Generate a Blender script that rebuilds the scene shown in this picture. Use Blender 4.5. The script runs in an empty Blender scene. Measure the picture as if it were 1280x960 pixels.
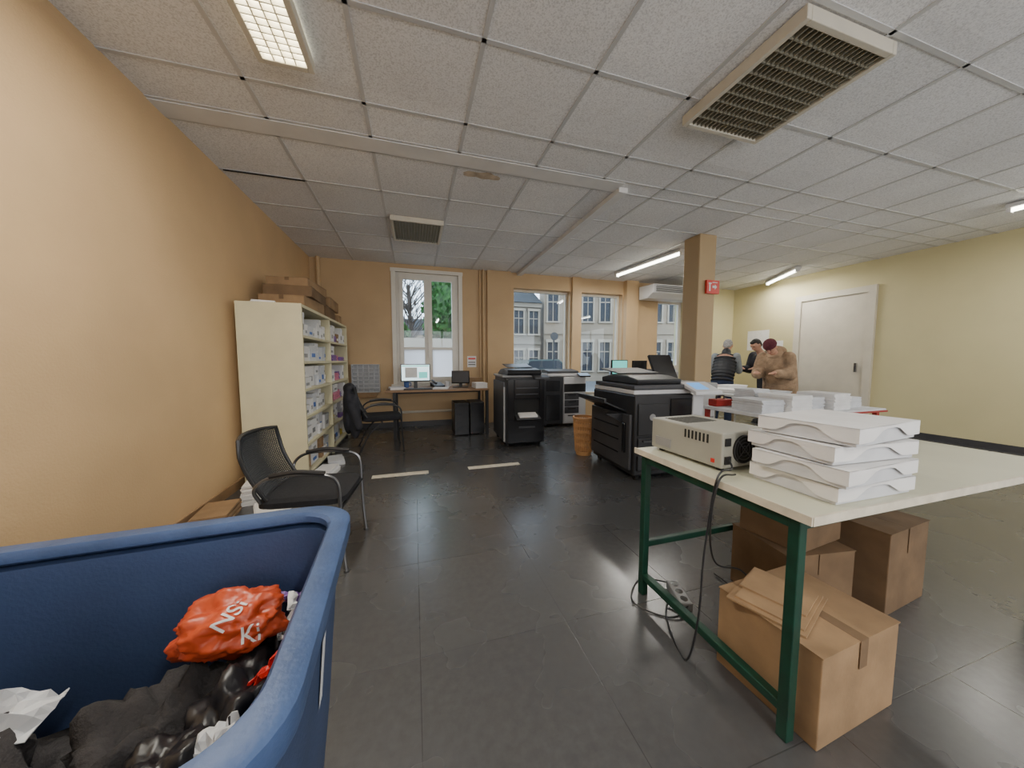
import bpy, bmesh, math, random
from mathutils import Vector, Matrix, noise, Euler
random.seed(7)
D=bpy.data; SC=bpy.context.scene; COL=SC.collection
CH=1.15; ZC=2.75; XL=-1.53; YB=5.9; XR=7.1; YN=-2.6

# ---------------------------------------------------------------- materials
def mat(name,col,rough=.5,metal=0,var=.12,scale=6,bump=0,bscale=60,spec=.5,emit=0,ecol=None,coat=0):
    m=D.materials.new(name); m.use_nodes=True; n=m.node_tree.nodes; l=m.node_tree.links
    b=n['Principled BSDF']; b.inputs['Roughness'].default_value=rough; b.inputs['Metallic'].default_value=metal
    b.inputs['Specular IOR Level'].default_value=spec
    b.inputs['Coat Weight'].default_value=coat
    tc=n.new('ShaderNodeTexCoord')
    nz=n.new('ShaderNodeTexNoise'); nz.inputs['Scale'].default_value=scale; nz.inputs['Detail'].default_value=4
    l.new(tc.outputs['Object'],nz.inputs['Vector'])
    cr=n.new('ShaderNodeValToRGB')
    cr.color_ramp.elements[0].position=.3; cr.color_ramp.elements[1].position=.7
    cr.color_ramp.elements[0].color=tuple(max(0,c*(1-var)) for c in col)+(1,)
    cr.color_ramp.elements[1].color=tuple(min(1,c*(1+var)) for c in col)+(1,)
    l.new(nz.outputs['Fac'],cr.inputs['Fac']); l.new(cr.outputs['Color'],b.inputs['Base Color'])
    if bump:
        n2=n.new('ShaderNodeTexNoise'); n2.inputs['Scale'].default_value=bscale; n2.inputs['Detail'].default_value=3
        l.new(tc.outputs['Object'],n2.inputs['Vector'])
        bp=n.new('ShaderNodeBump'); bp.inputs['Strength'].default_value=bump; bp.inputs['Distance'].default_value=.01
        l.new(n2.outputs['Fac'],bp.inputs['Height']); l.new(bp.outputs['Normal'],b.inputs['Normal'])
    if emit:
        b.inputs['Emission Color'].default_value=tuple(ecol or col)+(1,); b.inputs['Emission Strength'].default_value=emit
    return m
M={}
def mk(k,*a,**kw): M[k]=mat(k,*a,**kw); return M[k]
mk('wall_orange',(.60,.41,.225),rough=.5,var=.08,scale=1.5,bump=.2,bscale=90)
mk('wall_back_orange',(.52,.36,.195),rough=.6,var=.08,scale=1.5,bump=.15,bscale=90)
mk('pillar_brown',(.43,.31,.17),rough=.6,var=.06,scale=1.5,bump=.15,bscale=90)
mk('wall_yellow',(.60,.54,.31),rough=.65,var=.05,scale=1.5,bump=.15,bscale=90)
mk('trim_cream',(.60,.555,.46),rough=.5,var=.05)
mk('trim_white',(.70,.69,.68),rough=.5,var=.05)
mk('grid_metal',(.54,.54,.54),rough=.45,var=.04)
mk('stain',(.46,.38,.29),rough=.95,var=.3,scale=14)
mk('pvc',(.70,.66,.58),rough=.35,var=.04)
mk('black_plastic',(.018,.018,.02),rough=.38,var=.2,bump=.05,bscale=300)
mk('black_gloss',(.012,.012,.014),rough=.18,var=.1)
mk('dark_grey',(.05,.05,.055),rough=.45,var=.1)
mk('black_fabric',(.012,.012,.015),rough=.9,var=.3,scale=40,bump=.4,bscale=300)
mk('mesh_fabric',(.030,.032,.035),rough=.85,var=.3,scale=120)
mk('chrome',(.55,.55,.56),rough=.22,metal=1,var=.03)
mk('gunmetal',(.22,.22,.23),rough=.3,metal=.9,var=.05)
mk('white_plastic',(.60,.60,.61),rough=.4,var=.03)
mk('grey_plastic',(.28,.28,.28),rough=.45,var=.04)
mk('beige_metal',(.34,.335,.29),rough=.45,var=.05)
mk('paper',(.76,.75,.74),rough=.8,var=.05,scale=12)
mk('paper2',(.60,.61,.63),rough=.8,var=.08,scale=12)
mk('cardboard',(.30,.19,.10),rough=.85,var=.2,scale=7,bump=.1,bscale=40)
mk('cardboard_dark',(.17,.105,.055),rough=.85,var=.2,scale=7,bump=.1,bscale=40)
mk('shelf_cream',(.61,.56,.37),rough=.5,var=.05)
mk('bin_blue',(.034,.060,.14),rough=.55,var=.15,scale=5,bump=.12,bscale=120)
mk('bin_rim',(.048,.085,.19),rough=.5,var=.22,scale=9,bump=.12,bscale=90)
mk('bag_orange',(.50,.065,.018),rough=.4,var=.15)
mk('bag_black',(.014,.013,.015),rough=.38,var=.3,scale=20)
mk('cloth_dark',(.03,.027,.028),rough=.9,var=.3,scale=20,bump=.4,bscale=150)
mk('purple',(.22,.10,.35),rough=.5)
mk('green_steel',(.005,.042,.024),rough=.45,var=.25,scale=15)
mk('red_steel',(.35,.02,.015),rough=.4,var=.1)
mk('table_top',(.60,.59,.45),rough=.4,var=.06,scale=3)
mk('wood_edge',(.35,.22,.12),rough=.6,var=.15,scale=10)
mk('desk_top',(.28,.165,.085),rough=.55,var=.15,scale=10)
mk('tape',(.66,.60,.48),rough=.6,var=.12,scale=20)
mk('basket_orange',(.50,.27,.11),rough=.5,var=.1)
mk('red',(.6,.03,.02),rough=.4,var=.05)
mk('pink',(.65,.22,.32),rough=.7)
mk('blue',(.06,.15,.45),rough=.5)
mk('yellow',(.7,.55,.08),rough=.6)
mk('green',(.08,.35,.12),rough=.6)
mk('skin',(.50,.27,.18),rough=.55,var=.08,scale=20)
mk('hair_grey',(.30,.29,.28),rough=.8,var=.5,scale=60,bump=.5,bscale=200)
mk('hair_black',(.015,.012,.01),rough=.7,var=.4,scale=60,bump=.5,bscale=200)
mk('lips',(.35,.11,.09),rough=.5)
mk('eye',(.02,.015,.01),rough=.1)
mk('puffer_black',(.016,.018,.022),rough=.6,var=.2,scale=20,bump=.3,bscale=40)
mk('sleeve_grey',(.24,.27,.29),rough=.85,var=.12,scale=30,bump=.3,bscale=150)
mk('coat_tan',(.31,.21,.13),rough=.95,var=.35,scale=10,bump=.9,bscale=45)
mk('coat_dark',(.02,.02,.026),rough=.8,var=.2,scale=14,bump=.3,bscale=60)
mk('denim',(.03,.045,.09),rough=.9,var=.2,scale=40)
mk('shoe',(.02,.018,.016),rough=.5)
mk('beanie',(.10,.02,.03),rough=.95,var=.3,scale=60,bump=.5,bscale=200)
mk('louvre',(.24,.225,.17),rough=.4,var=.05)
mk('dark',(.01,.01,.01),rough=.8)
mk('stone',(.25,.20,.145),rough=.9,var=.25,scale=.6,bump=.3,bscale=12)
mk('stone2',(.21,.18,.14),rough=.9,var=.2,scale=.6,bump=.3,bscale=12)
mk('slate',(.06,.062,.065),rough=.9,var=.15,scale=2,spec=.1)
mk('win_dark',(.03,.033,.04),rough=.4,var=.3,scale=.5,spec=.2)
mk('asphalt',(.12,.12,.12),rough=.8,var=.15,scale=2)
mk('leaf',(.03,.10,.018),rough=.7,var=.7,scale=9,bump=1,bscale=20)
mk('bark',(.06,.045,.035),rough=.9,var=.3,scale=20)
mk('wall_out',(.31,.265,.205),rough=.9,var=.1,scale=1)
mk('car_green',(.012,.03,.024),rough=.4); mk('car_white',(.2,.2,.2),rough=.4)
mk('rubber',(.015,.015,.015),rough=.8)
mk('lamp_on',(1,1,.9),emit=14,ecol=(1,.96,.80))
mk('lamp_glow',(1,1,.85),emit=26,ecol=(1,.95,.72))
mk('screen_green',(.05,.3,.25),rough=.2,emit=1.8,ecol=(.10,.42,.38))
mk('screen_white',(.7,.75,.75),rough=.2,emit=1.8,ecol=(.55,.75,.80))
mk('screen_blue',(.1,.25,.5),rough=.2,emit=1.3,ecol=(.12,.3,.6))

def tile_mats():
    m=D.materials.new('floor_vinyl'); m.use_nodes=True; n=m.node_tree.nodes; l=m.node_tree.links; b=n['Principled BSDF']
    tc=n.new('ShaderNodeTexCoord')
    br=n.new('ShaderNodeTexBrick'); br.offset=0; br.inputs['Scale'].default_value=1
    br.inputs['Brick Width'].default_value=.62; br.inputs['Row Height'].default_value=.62
    br.inputs['Mortar Size'].default_value=.002; br.inputs['Mortar Smooth'].default_value=.6
    br.inputs['Color1'].default_value=(.066,.065,.066,1); br.inputs['Color2'].default_value=(.077,.076,.076,1); br.inputs['Mortar'].default_value=(.038,.038,.038,1)
    l.new(tc.outputs['Object'],br.inputs['Vector'])
    nz=n.new('ShaderNodeTexNoise'); nz.inputs['Scale'].default_value=30; nz.inputs['Detail'].default_value=5; nz.inputs['Roughness'].default_value=.6
    l.new(tc.outputs['Object'],nz.inputs['Vector'])
    mr0=n.new('ShaderNodeMapRange'); mr0.inputs['From Min'].default_value=.3; mr0.inputs['From Max'].default_value=.7; mr0.inputs['To Min'].default_value=.90; mr0.inputs['To Max'].default_value=1.10
    l.new(nz.outputs['Fac'],mr0.inputs['Value'])
    mx=n.new('ShaderNodeMixRGB'); mx.blend_type='MULTIPLY'; mx.inputs['Fac'].default_value=1
    l.new(br.outputs['Color'],mx.inputs['Color1']); l.new(mr0.outputs['Result'],mx.inputs['Color2'])
    l.new(mx.outputs['Color'],b.inputs['Base Color'])
    n3=n.new('ShaderNodeTexNoise'); n3.inputs['Scale'].default_value=2.2; n3.inputs['Detail'].default_value=3
    l.new(tc.outputs['Object'],n3.inputs['Vector'])
    mr=n.new('ShaderNodeMapRange'); mr.inputs['To Min'].default_value=.245; mr.inputs['To Max'].default_value=.295
    mr.inputs['From Min'].default_value=.3; mr.inputs['From Max'].default_value=.7
    l.new(n3.outputs['Fac'],mr.inputs['Value']); l.new(mr.outputs['Result'],b.inputs['Roughness'])
    b.inputs['Specular IOR Level'].default_value=1.0
    inv=n.new('ShaderNodeMath'); inv.operation='MULTIPLY'; inv.inputs[1].default_value=-1.0; l.new(br.outputs['Fac'],inv.inputs[0])
    bp=n.new('ShaderNodeBump'); bp.inputs['Strength'].default_value=.25; bp.inputs['Distance'].default_value=.001
    l.new(inv.outputs['Value'],bp.inputs['Height']); l.new(bp.outputs['Normal'],b.inputs['Normal'])
    M['floor']=m
    m=D.materials.new('ceiling_tile'); m.use_nodes=True; n=m.node_tree.nodes; l=m.node_tree.links; b=n['Principled BSDF']; b.inputs['Roughness'].default_value=.95
    tc=n.new('ShaderNodeTexCoord')
    nz=n.new('ShaderNodeTexNoise'); nz.inputs['Scale'].default_value=130; nz.inputs['Detail'].default_value=5; nz.inputs['Roughness'].default_value=.65
    l.new(tc.outputs['Object'],nz.inputs['Vector'])
    cr=n.new('ShaderNodeValToRGB'); e=cr.color_ramp.elements
    e[0].position=.38; e[0].color=(.60,.60,.61,1); e[1].position=.54; e[1].color=(.84,.84,.85,1)
    l.new(nz.outputs['Fac'],cr.inputs['Fac'])
    n2=n.new('ShaderNodeTexNoise'); n2.inputs['Scale'].default_value=1.6; n2.inputs['Detail'].default_value=3; l.new(tc.outputs['Object'],n2.inputs['Vector'])
    mr=n.new('ShaderNodeMapRange'); mr.inputs['To Min'].default_value=.86; mr.inputs['To Max'].default_value=1.1; l.new(n2.outputs['Fac'],mr.inputs['Value'])
    sx=n.new('ShaderNodeMapping'); sx.inputs['Scale'].default_value=(1/.635,1/.61,0); sx.inputs['Location'].default_value=(.417,.344,0); l.new(tc.outputs['Object'],sx.inputs['Vector'])
    fl=n.new('ShaderNodeVectorMath'); fl.operation='FLOOR'; l.new(sx.outputs['Vector'],fl.inputs[0])
    wn=n.new('ShaderNodeTexWhiteNoise'); wn.noise_dimensions='2D'; l.new(fl.outputs['Vector'],wn.inputs['Vector'])
    mr2=n.new('ShaderNodeMapRange'); mr2.inputs['To Min'].default_value=.93; mr2.inputs['To Max'].default_value=1.05; l.new(wn.outputs['Value'],mr2.inputs['Value'])
    mm=n.new('ShaderNodeMath'); mm.operation='MULTIPLY'; l.new(mr.outputs['Result'],mm.inputs[0]); l.new(mr2.outputs['Result'],mm.inputs[1])
    mx=n.new('ShaderNodeMixRGB'); mx.blend_type='MULTIPLY'; mx.inputs['Fac'].default_value=1
    l.new(cr.outputs['Color'],mx.inputs['Color1']); l.new(mm.outputs['Value'],mx.inputs['Color2']); l.new(mx.outputs['Color'],b.inputs['Base Color'])
    M['ceil']=m
    m=D.materials.new('window_glass'); m.use_nodes=True; n=m.node_tree.nodes; l=m.node_tree.links
    n.remove(n['Principled BSDF']); o=n['Material Output']
    tr=n.new('ShaderNodeBsdfTransparent'); tr.inputs['Color'].default_value=(.90,.95,.98,1)
    gl=n.new('ShaderNodeBsdfGlossy'); gl.inputs['Roughness'].default_value=.02
    ms=n.new('ShaderNodeMixShader'); ms.inputs['Fac'].default_value=.03
    l.new(tr.outputs[0],ms.inputs[1]); l.new(gl.outputs[0],ms.inputs[2]); l.new(ms.outputs[0],o.inputs['Surface'])
    M['glass']=m
    m=D.materials.new('frosted_glass'); m.use_nodes=True; n=m.node_tree.nodes; l=m.node_tree.links
    n.remove(n['Principled BSDF']); o=n['Material Output']
    tr=n.new('ShaderNodeBsdfTranslucent'); tr.inputs['Color'].default_value=(.95,.97,1,1)
    gl=n.new('ShaderNodeBsdfDiffuse'); gl.inputs['Color'].default_value=(.8,.82,.85,1)
    ms=n.new('ShaderNodeMixShader'); ms.inputs['Fac'].default_value=.15
    l.new(tr.outputs[0],ms.inputs[1]); l.new(gl.outputs[0],ms.inputs[2]); l.new(ms.outputs[0],o.inputs['Surface'])
    M['frost']=m
tile_mats()

# ---------------------------------------------------------------- mesh builder
class MB:
    def __init__(s): s.v=[]; s.f=[]; s.m=[]; s.T=None
    def add(s,vs,fs,m=0):
        o=len(s.v)
        for p in vs:
            p=Vector(p)
            if s.T is not None: p=s.T@p
            s.v.append(p)
        for f in fs: s.f.append([i+o for i in f]); s.m.append(m)
        return s
    def bx(s,x0,x1,y0,y1,z0,z1,m=0,T=None):
        vs=[(x,y,z) for x in(x0,x1) for y in(y0,y1) for z in(z0,z1)]
        if T is not None: vs=[T@Vector(p) for p in vs]
        return s.add(vs,[(0,1,3,2),(4,6,7,5),(0,4,5,1),(2,3,7,6),(0,2,6,4),(1,5,7,3)],m)
    def slab(s,x0,x1,y0,y1,za,zb,t,m=0):
        return s.add([(x0,y0,za),(x1,y0,za),(x1,y1,zb),(x0,y1,zb),(x0,y0,za+t),(x1,y0,za+t),(x1,y1,zb+t),(x0,y1,zb+t)],[(3,2,1,0),(4,5,6,7),(0,1,5,4),(1,2,6,5),(2,3,7,6),(3,0,4,7)],m)
    def loft(s,rings,m=0,cap=True,cap0=None,cap1=None):
        n=len(rings[0]); vs=[p for r in rings for p in r]; fs=[]
        for k in range(len(rings)-1):
            for i in range(n):
                j=(i+1)%n; fs.append((k*n+i,k*n+j,(k+1)*n+j,(k+1)*n+i))
        c0=cap if cap0 is None else cap0; c1=cap if cap1 is None else cap1
        if c0: fs.append(tuple(range(n))[::-1])
        if c1: fs.append(tuple((len(rings)-1)*n+i for i in range(n)))
        return s.add(vs,fs,m)
    def cyl(s,p0,p1,r,r2=None,n=14,m=0,cap=True):
        p0=Vector(p0);p1=Vector(p1); d=(p1-p0).normalized(); r2=r if r2 is None else r2
        a=d.orthogonal().normalized(); b=d.cross(a)
        R=[]
        for p,rr in((p0,r),(p1,r2)): R.append([p+(a*math.cos(2*math.pi*i/n)+b*math.sin(2*math.pi*i/n))*rr for i in range(n)])
        return s.loft(R,m,cap)
    def tube(s,pts,r,n=8,m=0,sm=6):
        P=[Vector(p) for p in pts]
        if sm>1 and len(P)>2:
            Q=[]; E=[P[0]*2-P[1]]+P+[P[-1]*2-P[-2]]
            for i in range(1,len(E)-2):
                for k in range(sm):
                    t=k/sm; a,b,c,d=E[i-1],E[i],E[i+1],E[i+2]
                    Q.append(.5*((2*b)+(c-a)*t+(2*a-5*b+4*c-d)*t*t+(3*b-a-3*c+d)*t**3))
            Q.append(P[-1]); P=Q
        R=[]; up=None
        for i,p in enumerate(P):
            d=(P[min(i+1,len(P)-1)]-P[max(i-1,0)]); 
            if d.length<1e-9: d=Vector((0,0,1))
            d.normalize()
            if up is None: up=d.orthogonal().normalized()
            up=(up-d*up.dot(d)); 
            if up.length<1e-6: up=d.orthogonal()
            up.normalize(); b=d.cross(up)
            R.append([p+(up*math.cos(2*math.pi*k/n)+b*math.sin(2*math.pi*k/n))*r for k in range(n)])
        return s.loft(R,m)
    def ell(s,c,r,m=0,nu=16,nv=10,T=None):
        c=Vector(c); R=[]
        for j in range(nv+1):
            t=math.pi*(j/nv); t=min(max(t,.02),math.pi-.02)
            ring=[]
            for i in range(nu):
                a=2*math.pi*i/nu; p=Vector((r[0]*math.sin(t)*math.cos(a),r[1]*math.sin(t)*math.sin(a),-r[2]*math.cos(t)))
                if T is not None: p=T@p
                ring.append(c+p)
            R.append(ring)
        return s.loft(R,m)
    def cap(s,p0,r0,p1,r1,m=0):
        s.cyl(p0,p1,r0,r1,m=m); s.ell(p0,(r0,)*3,m); s.ell(p1,(r1,)*3,m); return s
def rrect(x0,x1,y0,y1,r,z,n=5):
    out=[]
    for cx,cy,a0 in((x1-r,y1-r,0),(x0+r,y1-r,90),(x0+r,y0+r,180),(x1-r,y0+r,270)):
        for k in range(n+1):
            a=math.radians(a0+90*k/n); out.append((cx+r*math.cos(a),cy+r*math.sin(a),z))
    return out
def meshobj(mb,name,mats,bevel=0,smooth=False):
    me=D.meshes.new(name); me.from_pydata([tuple(p) for p in mb.v],[],mb.f)
    for m in mats: me.materials.append(M[m] if isinstance(m,str) else m)
    for p,mi in zip(me.polygons,mb.m): p.material_index=mi; p.use_smooth=smooth
    bm=bmesh.new(); bm.from_mesh(me); bmesh.ops.recalc_face_normals(bm,faces=bm.faces); bm.to_mesh(me); bm.free()
    o=D.objects.new(name,me); COL.objects.link(o)
    if bevel:
        b=o.modifiers.new('bevel','BEVEL'); b.width=bevel; b.segments=2; b.limit_method='ANGLE'; b.angle_limit=math.radians(40)
    if smooth:
        try: me.set_sharp_from_angle(angle=math.radians(42))
        except Exception: pass
    return o
def thing(name,label,cat,loc=(0,0,0),rz=0,group=None,scale=1):
    o=D.objects.new(name,None); o.empty_display_size=.05; COL.objects.link(o); o.location=loc; o.rotation_euler=(0,0,math.radians(rz)); o.scale=(scale,)*3
    o['label']=label; o['category']=cat
    if group: o['group']=group
    return o
def part(mb,name,parent,mats,bevel=0,smooth=False,label=None):
    o=meshobj(mb,name,mats,bevel,smooth); o.parent=parent
    if label: o['label']=label
    return o
def solo(mb,name,label,cat,mats,loc=(0,0,0),rz=0,bevel=0,smooth=False,group=None,kind=None):
    o=meshobj(mb,name,mats,bevel,smooth); o.location=loc; o.rotation_euler=(0,0,math.radians(rz))
    o['label']=label; o['category']=cat
    if group:o['group']=group
    if kind:o['kind']=kind
    return o
def struct(mb,name,mats,bevel=0,smooth=False):
    o=meshobj(mb,name,mats,bevel,smooth); o['kind']='structure'; return o
def text(s,size,matname,parent,loc,rot,name='lettering',ext=.001):
    c=D.curves.new(name,'FONT'); c.body=s; c.size=size; c.extrude=ext; c.align_x='CENTER'; c.align_y='CENTER'; c.offset=size*.008
    o=D.objects.new(name+'_tmp',c); COL.objects.link(o)
    dg=bpy.context.evaluated_depsgraph_get(); me=D.meshes.new_from_object(o.evaluated_get(dg))
    D.objects.remove(o); me.materials.clear(); me.materials.append(M[matname])
    t=D.objects.new(name,me); COL.objects.link(t); t.parent=parent; t.location=loc; t.rotation_euler=tuple(math.radians(a) for a in rot)
    return t
def remeshed(mb,name,parent,mats,voxel=.012,smooth=4):
    o=meshobj(mb,name,mats)
    r=o.modifiers.new('r','REMESH'); r.mode='VOXEL'; r.voxel_size=voxel; r.use_smooth_shade=True
    if smooth:
        s=o.modifiers.new('s','SMOOTH'); s.iterations=smooth; s.factor=.5
    dg=bpy.context.evaluated_depsgraph_get(); me=D.meshes.new_from_object(o.evaluated_get(dg))
    D.objects.remove(o); me.materials.clear()
    for m in mats: me.materials.append(M[m])
    for p in me.polygons: p.use_smooth=True; p.material_index=0
    t=D.objects.new(name,me); COL.objects.link(t); t.parent=parent; return t

# ---------------------------------------------------------------- room
struct(MB().bx(XL,XR,YN,YB,-.1,0),'floor',['floor'])
c=MB().bx(XL,XR,YN,YB,ZC,ZC+.1,0)
xs=[-.265+.635*k for k in range(-1,12)]
for x in xs: c.bx(x-.012,x+.012,YN,YB,ZC-.005,ZC,1)
ys=[2.34-.61*k for k in range(0,9)]+[2.66]+[2.84+.61*k for k in range(0,5)]
for y in ys: c.bx(XL,XR,y-.012,y+.012,ZC-.005,ZC,1)
struct(c,'ceiling',['ceil','grid_metal'])
struct(MB().bx(XL-.2,XL,YN,YB+.3,-.1,ZC+.1),'wall_left',['wall_orange'])
struct(MB().bx(XR,XR+.2,YN,YB+.3,-.1,ZC+.1),'wall_right',['wall_yellow'])
struct(MB().bx(XL-.2,XR+.2,YN-.2,YN,-.1,ZC+.1),'wall_front',['wall_orange'])
ops=[(-.27,.77,.74,2.62),(1.79,2.94,.45,2.48),(3.19,4.12,.45,2.48),(5.0,5.72,.02,2.44)]
wb=MB(); x=XL
for (a,b,z0,z1) in ops:
    wb.bx(x,a,YB,YB+.3,-.1,ZC+.1,0); wb.bx(a,b,YB,YB+.3,-.1,z0,0); wb.bx(a,b,YB,YB+.3,z1,ZC+.1,0); x=b
wb.bx(x,XR,YB,YB+.3,-.1,ZC+.1,1)
wb.bx(1.28,1.72,YB-.06,YB,0,ZC,0); wb.bx(4.14,4.42,YB-.12,YB,0,ZC,0); wb.bx(2.97,3.16,YB-.05,YB,0,ZC,0)
wb.bx(5.78,6.2,YB-.08,YB,0,ZC,1)
struct(wb,'wall_back',['wall_back_orange','wall_yellow'])
struct(MB().bx(XL,XL+.012,YN,YB,0,.08),'baseboard_left',['wood_edge'])
struct(MB().bx(XL,1.28,YB-.012,YB,0,.09),'baseboard_back',['dark_grey'])
struct(MB().bx(XR-.012,XR,YN,YB,0,.09),'baseboard_right',['dark_grey'])
t=MB(); t.bx(XL,1.86,2.67,2.83,ZC-.010,ZC-.002); struct(t,'trim_1',['trim_white'])
t=MB(); t.bx(1.85,1.945,2.74,YB,ZC-.05,ZC-.003); struct(t,'trim_2',['trim_white'],bevel=.004)
t=MB(); t.bx(-1.5,-.9,3.44,3.455,ZC-.012,ZC-.004,0); struct(t,'tile_gap_shade',['dark'])  # dark strip standing in for the shaded gap at a shifted tile
# old water stain on a ceiling tile
t=MB(); nn=40; t.add([(.60+(.17+.05*noise.noise(Vector((math.cos(6.283*i/nn)*1.5,math.sin(6.283*i/nn)*1.5,3))))*math.cos(6.283*i/nn),2.93+(.05+.03*noise.noise(Vector((math.cos(6.283*i/nn)*2,math.sin(6.283*i/nn)*2,7))))*math.sin(6.283*i/nn),ZC-.0012) for i in range(nn)],[tuple(range(nn))])
struct(t,'trim_4',['stain'])
p=MB(); p.bx(3.50,3.77,3.41,3.67,0,ZC); struct(p,'wall_pillar',['pillar_brown'],bevel=.012)
q=MB(); q.cyl((1.21,YB-.035,0),(1.21,YB-.035,ZC),.02); q.cyl((1.15,YB-.03,0),(1.15,YB-.03,ZC),.013)
solo(q,'water_pipe','cream painted pair of vertical heating pipes on the orange wall','pipe',['wall_back_orange'],smooth=True)
q=MB(); q.cyl((-1.40,YB-.05,0),(-1.40,YB-.05,ZC),.03)
solo(q,'drain_pipe','tan painted vertical pipe in the corner of the orange wall','pipe',['wall_back_orange'],smooth=True)
q=MB(); q.tube([(-.5,YB-.05,.26),(1.1,YB-.05,.26)],.022,sm=1)
solo(q,'heating_pipe','cream horizontal heating pipe running low along the wall','pipe',['trim_cream'],smooth=True)

# ---------------------------------------------------------------- windows
def wframe(mb,x0,x1,z0,z1,y,w,d=.06,m=0):
    mb.bx(x0,x1,y,y+d,z0,z0+w,m); mb.bx(x0,x1,y,y+d,z1-w,z1,m); mb.bx(x0,x0+w,y,y+d,z0+w,z1-w,m); mb.bx(x1-w,x1,y,y+d,z0+w,z1-w,m)
w=MB(); x0,x1,z0,z1=ops[0]
wframe(w,x0,x1,z0,z1,YB+.02,.05,.1)
xm=(x0+x1)/2
for a,b in((x0+.05,xm),(xm,x1-.05)):
    wframe(w,a,b,z0+.05,z1-.05,YB-.005,.065,.06)
    w.bx(a+.06,b-.06,YB-.005,YB+.05,1.33,1.37)
    w.bx(a+.065,b-.065,YB+.02,YB+.025,1.37,z1-.11,1)
    w.bx(a+.065,b-.065,YB+.02,YB+.025,z0+.11,1.33,2)
w.bx(x0-.08,x1+.08,YB-.015,YB+.02,z1,z1+.06); w.bx(x0-.07,x0,YB-.015,YB+.02,z0,z1); w.bx(x1,x1+.07,YB-.015,YB+.02,z0,z1)
w.bx(x0-.1,x1+.1,YB-.06,YB+.05,z0-.04,z0)
w.bx(xm-.012,xm+.012,YB-.03,YB-.005,1.2,1.75); w.bx(xm-.05,xm+.01,YB-.05,YB-.03,1.44,1.465)
struct(w,'window_1',['pvc','glass','frost'],bevel=.004)
for i in(1,2):
    x0,x1,z0,z1=ops[i]; w=MB(); wframe(w,x0,x1,z0,z1,YB+.12,.045,.06); w.bx(x0+.04,x1-.04,YB+.15,YB+.155,z0+.04,z1-.04,1)
    w.bx(x0-.02,x1+.02,YB-.03,YB+.12,z0-.03,z0)
    struct(w,'window_%d'%(i+1),['trim_cream','glass'],bevel=.003)
x0,x1,z0,z1=ops[3]; w=MB(); wframe(w,x0,x1,z0,z1,YB+.12,.07,.06); w.bx(x0+.06,x1-.06,YB+.15,YB+.155,z0+.06,z1-.06,1); w.bx(x0+.07,x1-.07,YB+.13,YB+.17,.95,1.03)
w.bx(x0+.08,x0+.1,YB+.08,YB+.1,.9,1.3)
struct(w,'door_1',['pvc','glass'],bevel=.003)
w=MB(); 
for a,b in((4.48,4.58),(3.42,3.52)): w.bx(XR-.05,XR,a,b,0,2.25)
w.bx(XR-.05,XR,3.42,4.58,2.25,2.35); w.bx(XR-.025,XR,3.52,4.48,.01,2.25,1); w.bx(XR-.06,XR-.025,3.6,3.63,.95,1.1,2)
struct(w,'door_2',['trim_cream','trim_cream','chrome'])
def fill_window(name,horizontal,c0,c1,z0,z1,wallpos,power):  # added window frame whose area lamp serves as room fill light
    w=MB(); n=3
    if horizontal:
        for i in range(n+1):
            x=c0+(c1-c0)*i/n; w.bx(x-.03,x+.03,wallpos,wallpos+.06,z0,z1)
        w.bx(c0,c1,wallpos,wallpos+.06,z0-.03,z0+.03); w.bx(c0,c1,wallpos,wallpos+.06,z1-.03,z1+.03)
    else:
        for i in range(n+1):
            y=c0+(c1-c0)*i/n; w.bx(wallpos-.06,wallpos,y-.03,y+.03,z0,z1)
        w.bx(wallpos-.06,wallpos,c0,c1,z0-.03,z0+.03); w.bx(wallpos-.06,wallpos,c0,c1,z1-.03,z1+.03)
    struct(w,name,['pvc'],bevel=.003)
    l=D.lights.new(name+'_fill_light','AREA'); l.shape='RECTANGLE'; l.size=c1-c0; l.size_y=z1-z0; l.energy=power; l.color=(.90,.95,1)  # fill lamp set in the added frame
    o=D.objects.new('window_fill',l); COL.objects.link(o)
    if horizontal: o.location=((c0+c1)/2,wallpos+.02,(z0+z1)/2); o.rotation_euler=(math.radians(90),0,0)
    else: o.location=(wallpos-.02,(c0+c1)/2,(z0+z1)/2); o.rotation_euler=(math.radians(90),0,math.radians(90))
fill_window('window_4',True,-1.0,5.5,.7,2.4,YN,145)  # added behind the camera, unseen, to brighten ceiling and walls
fill_window('window_5',False,-2.2,.9,.7,2.4,XR,45)  # added on the right wall, unseen, to brighten the far side

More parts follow.
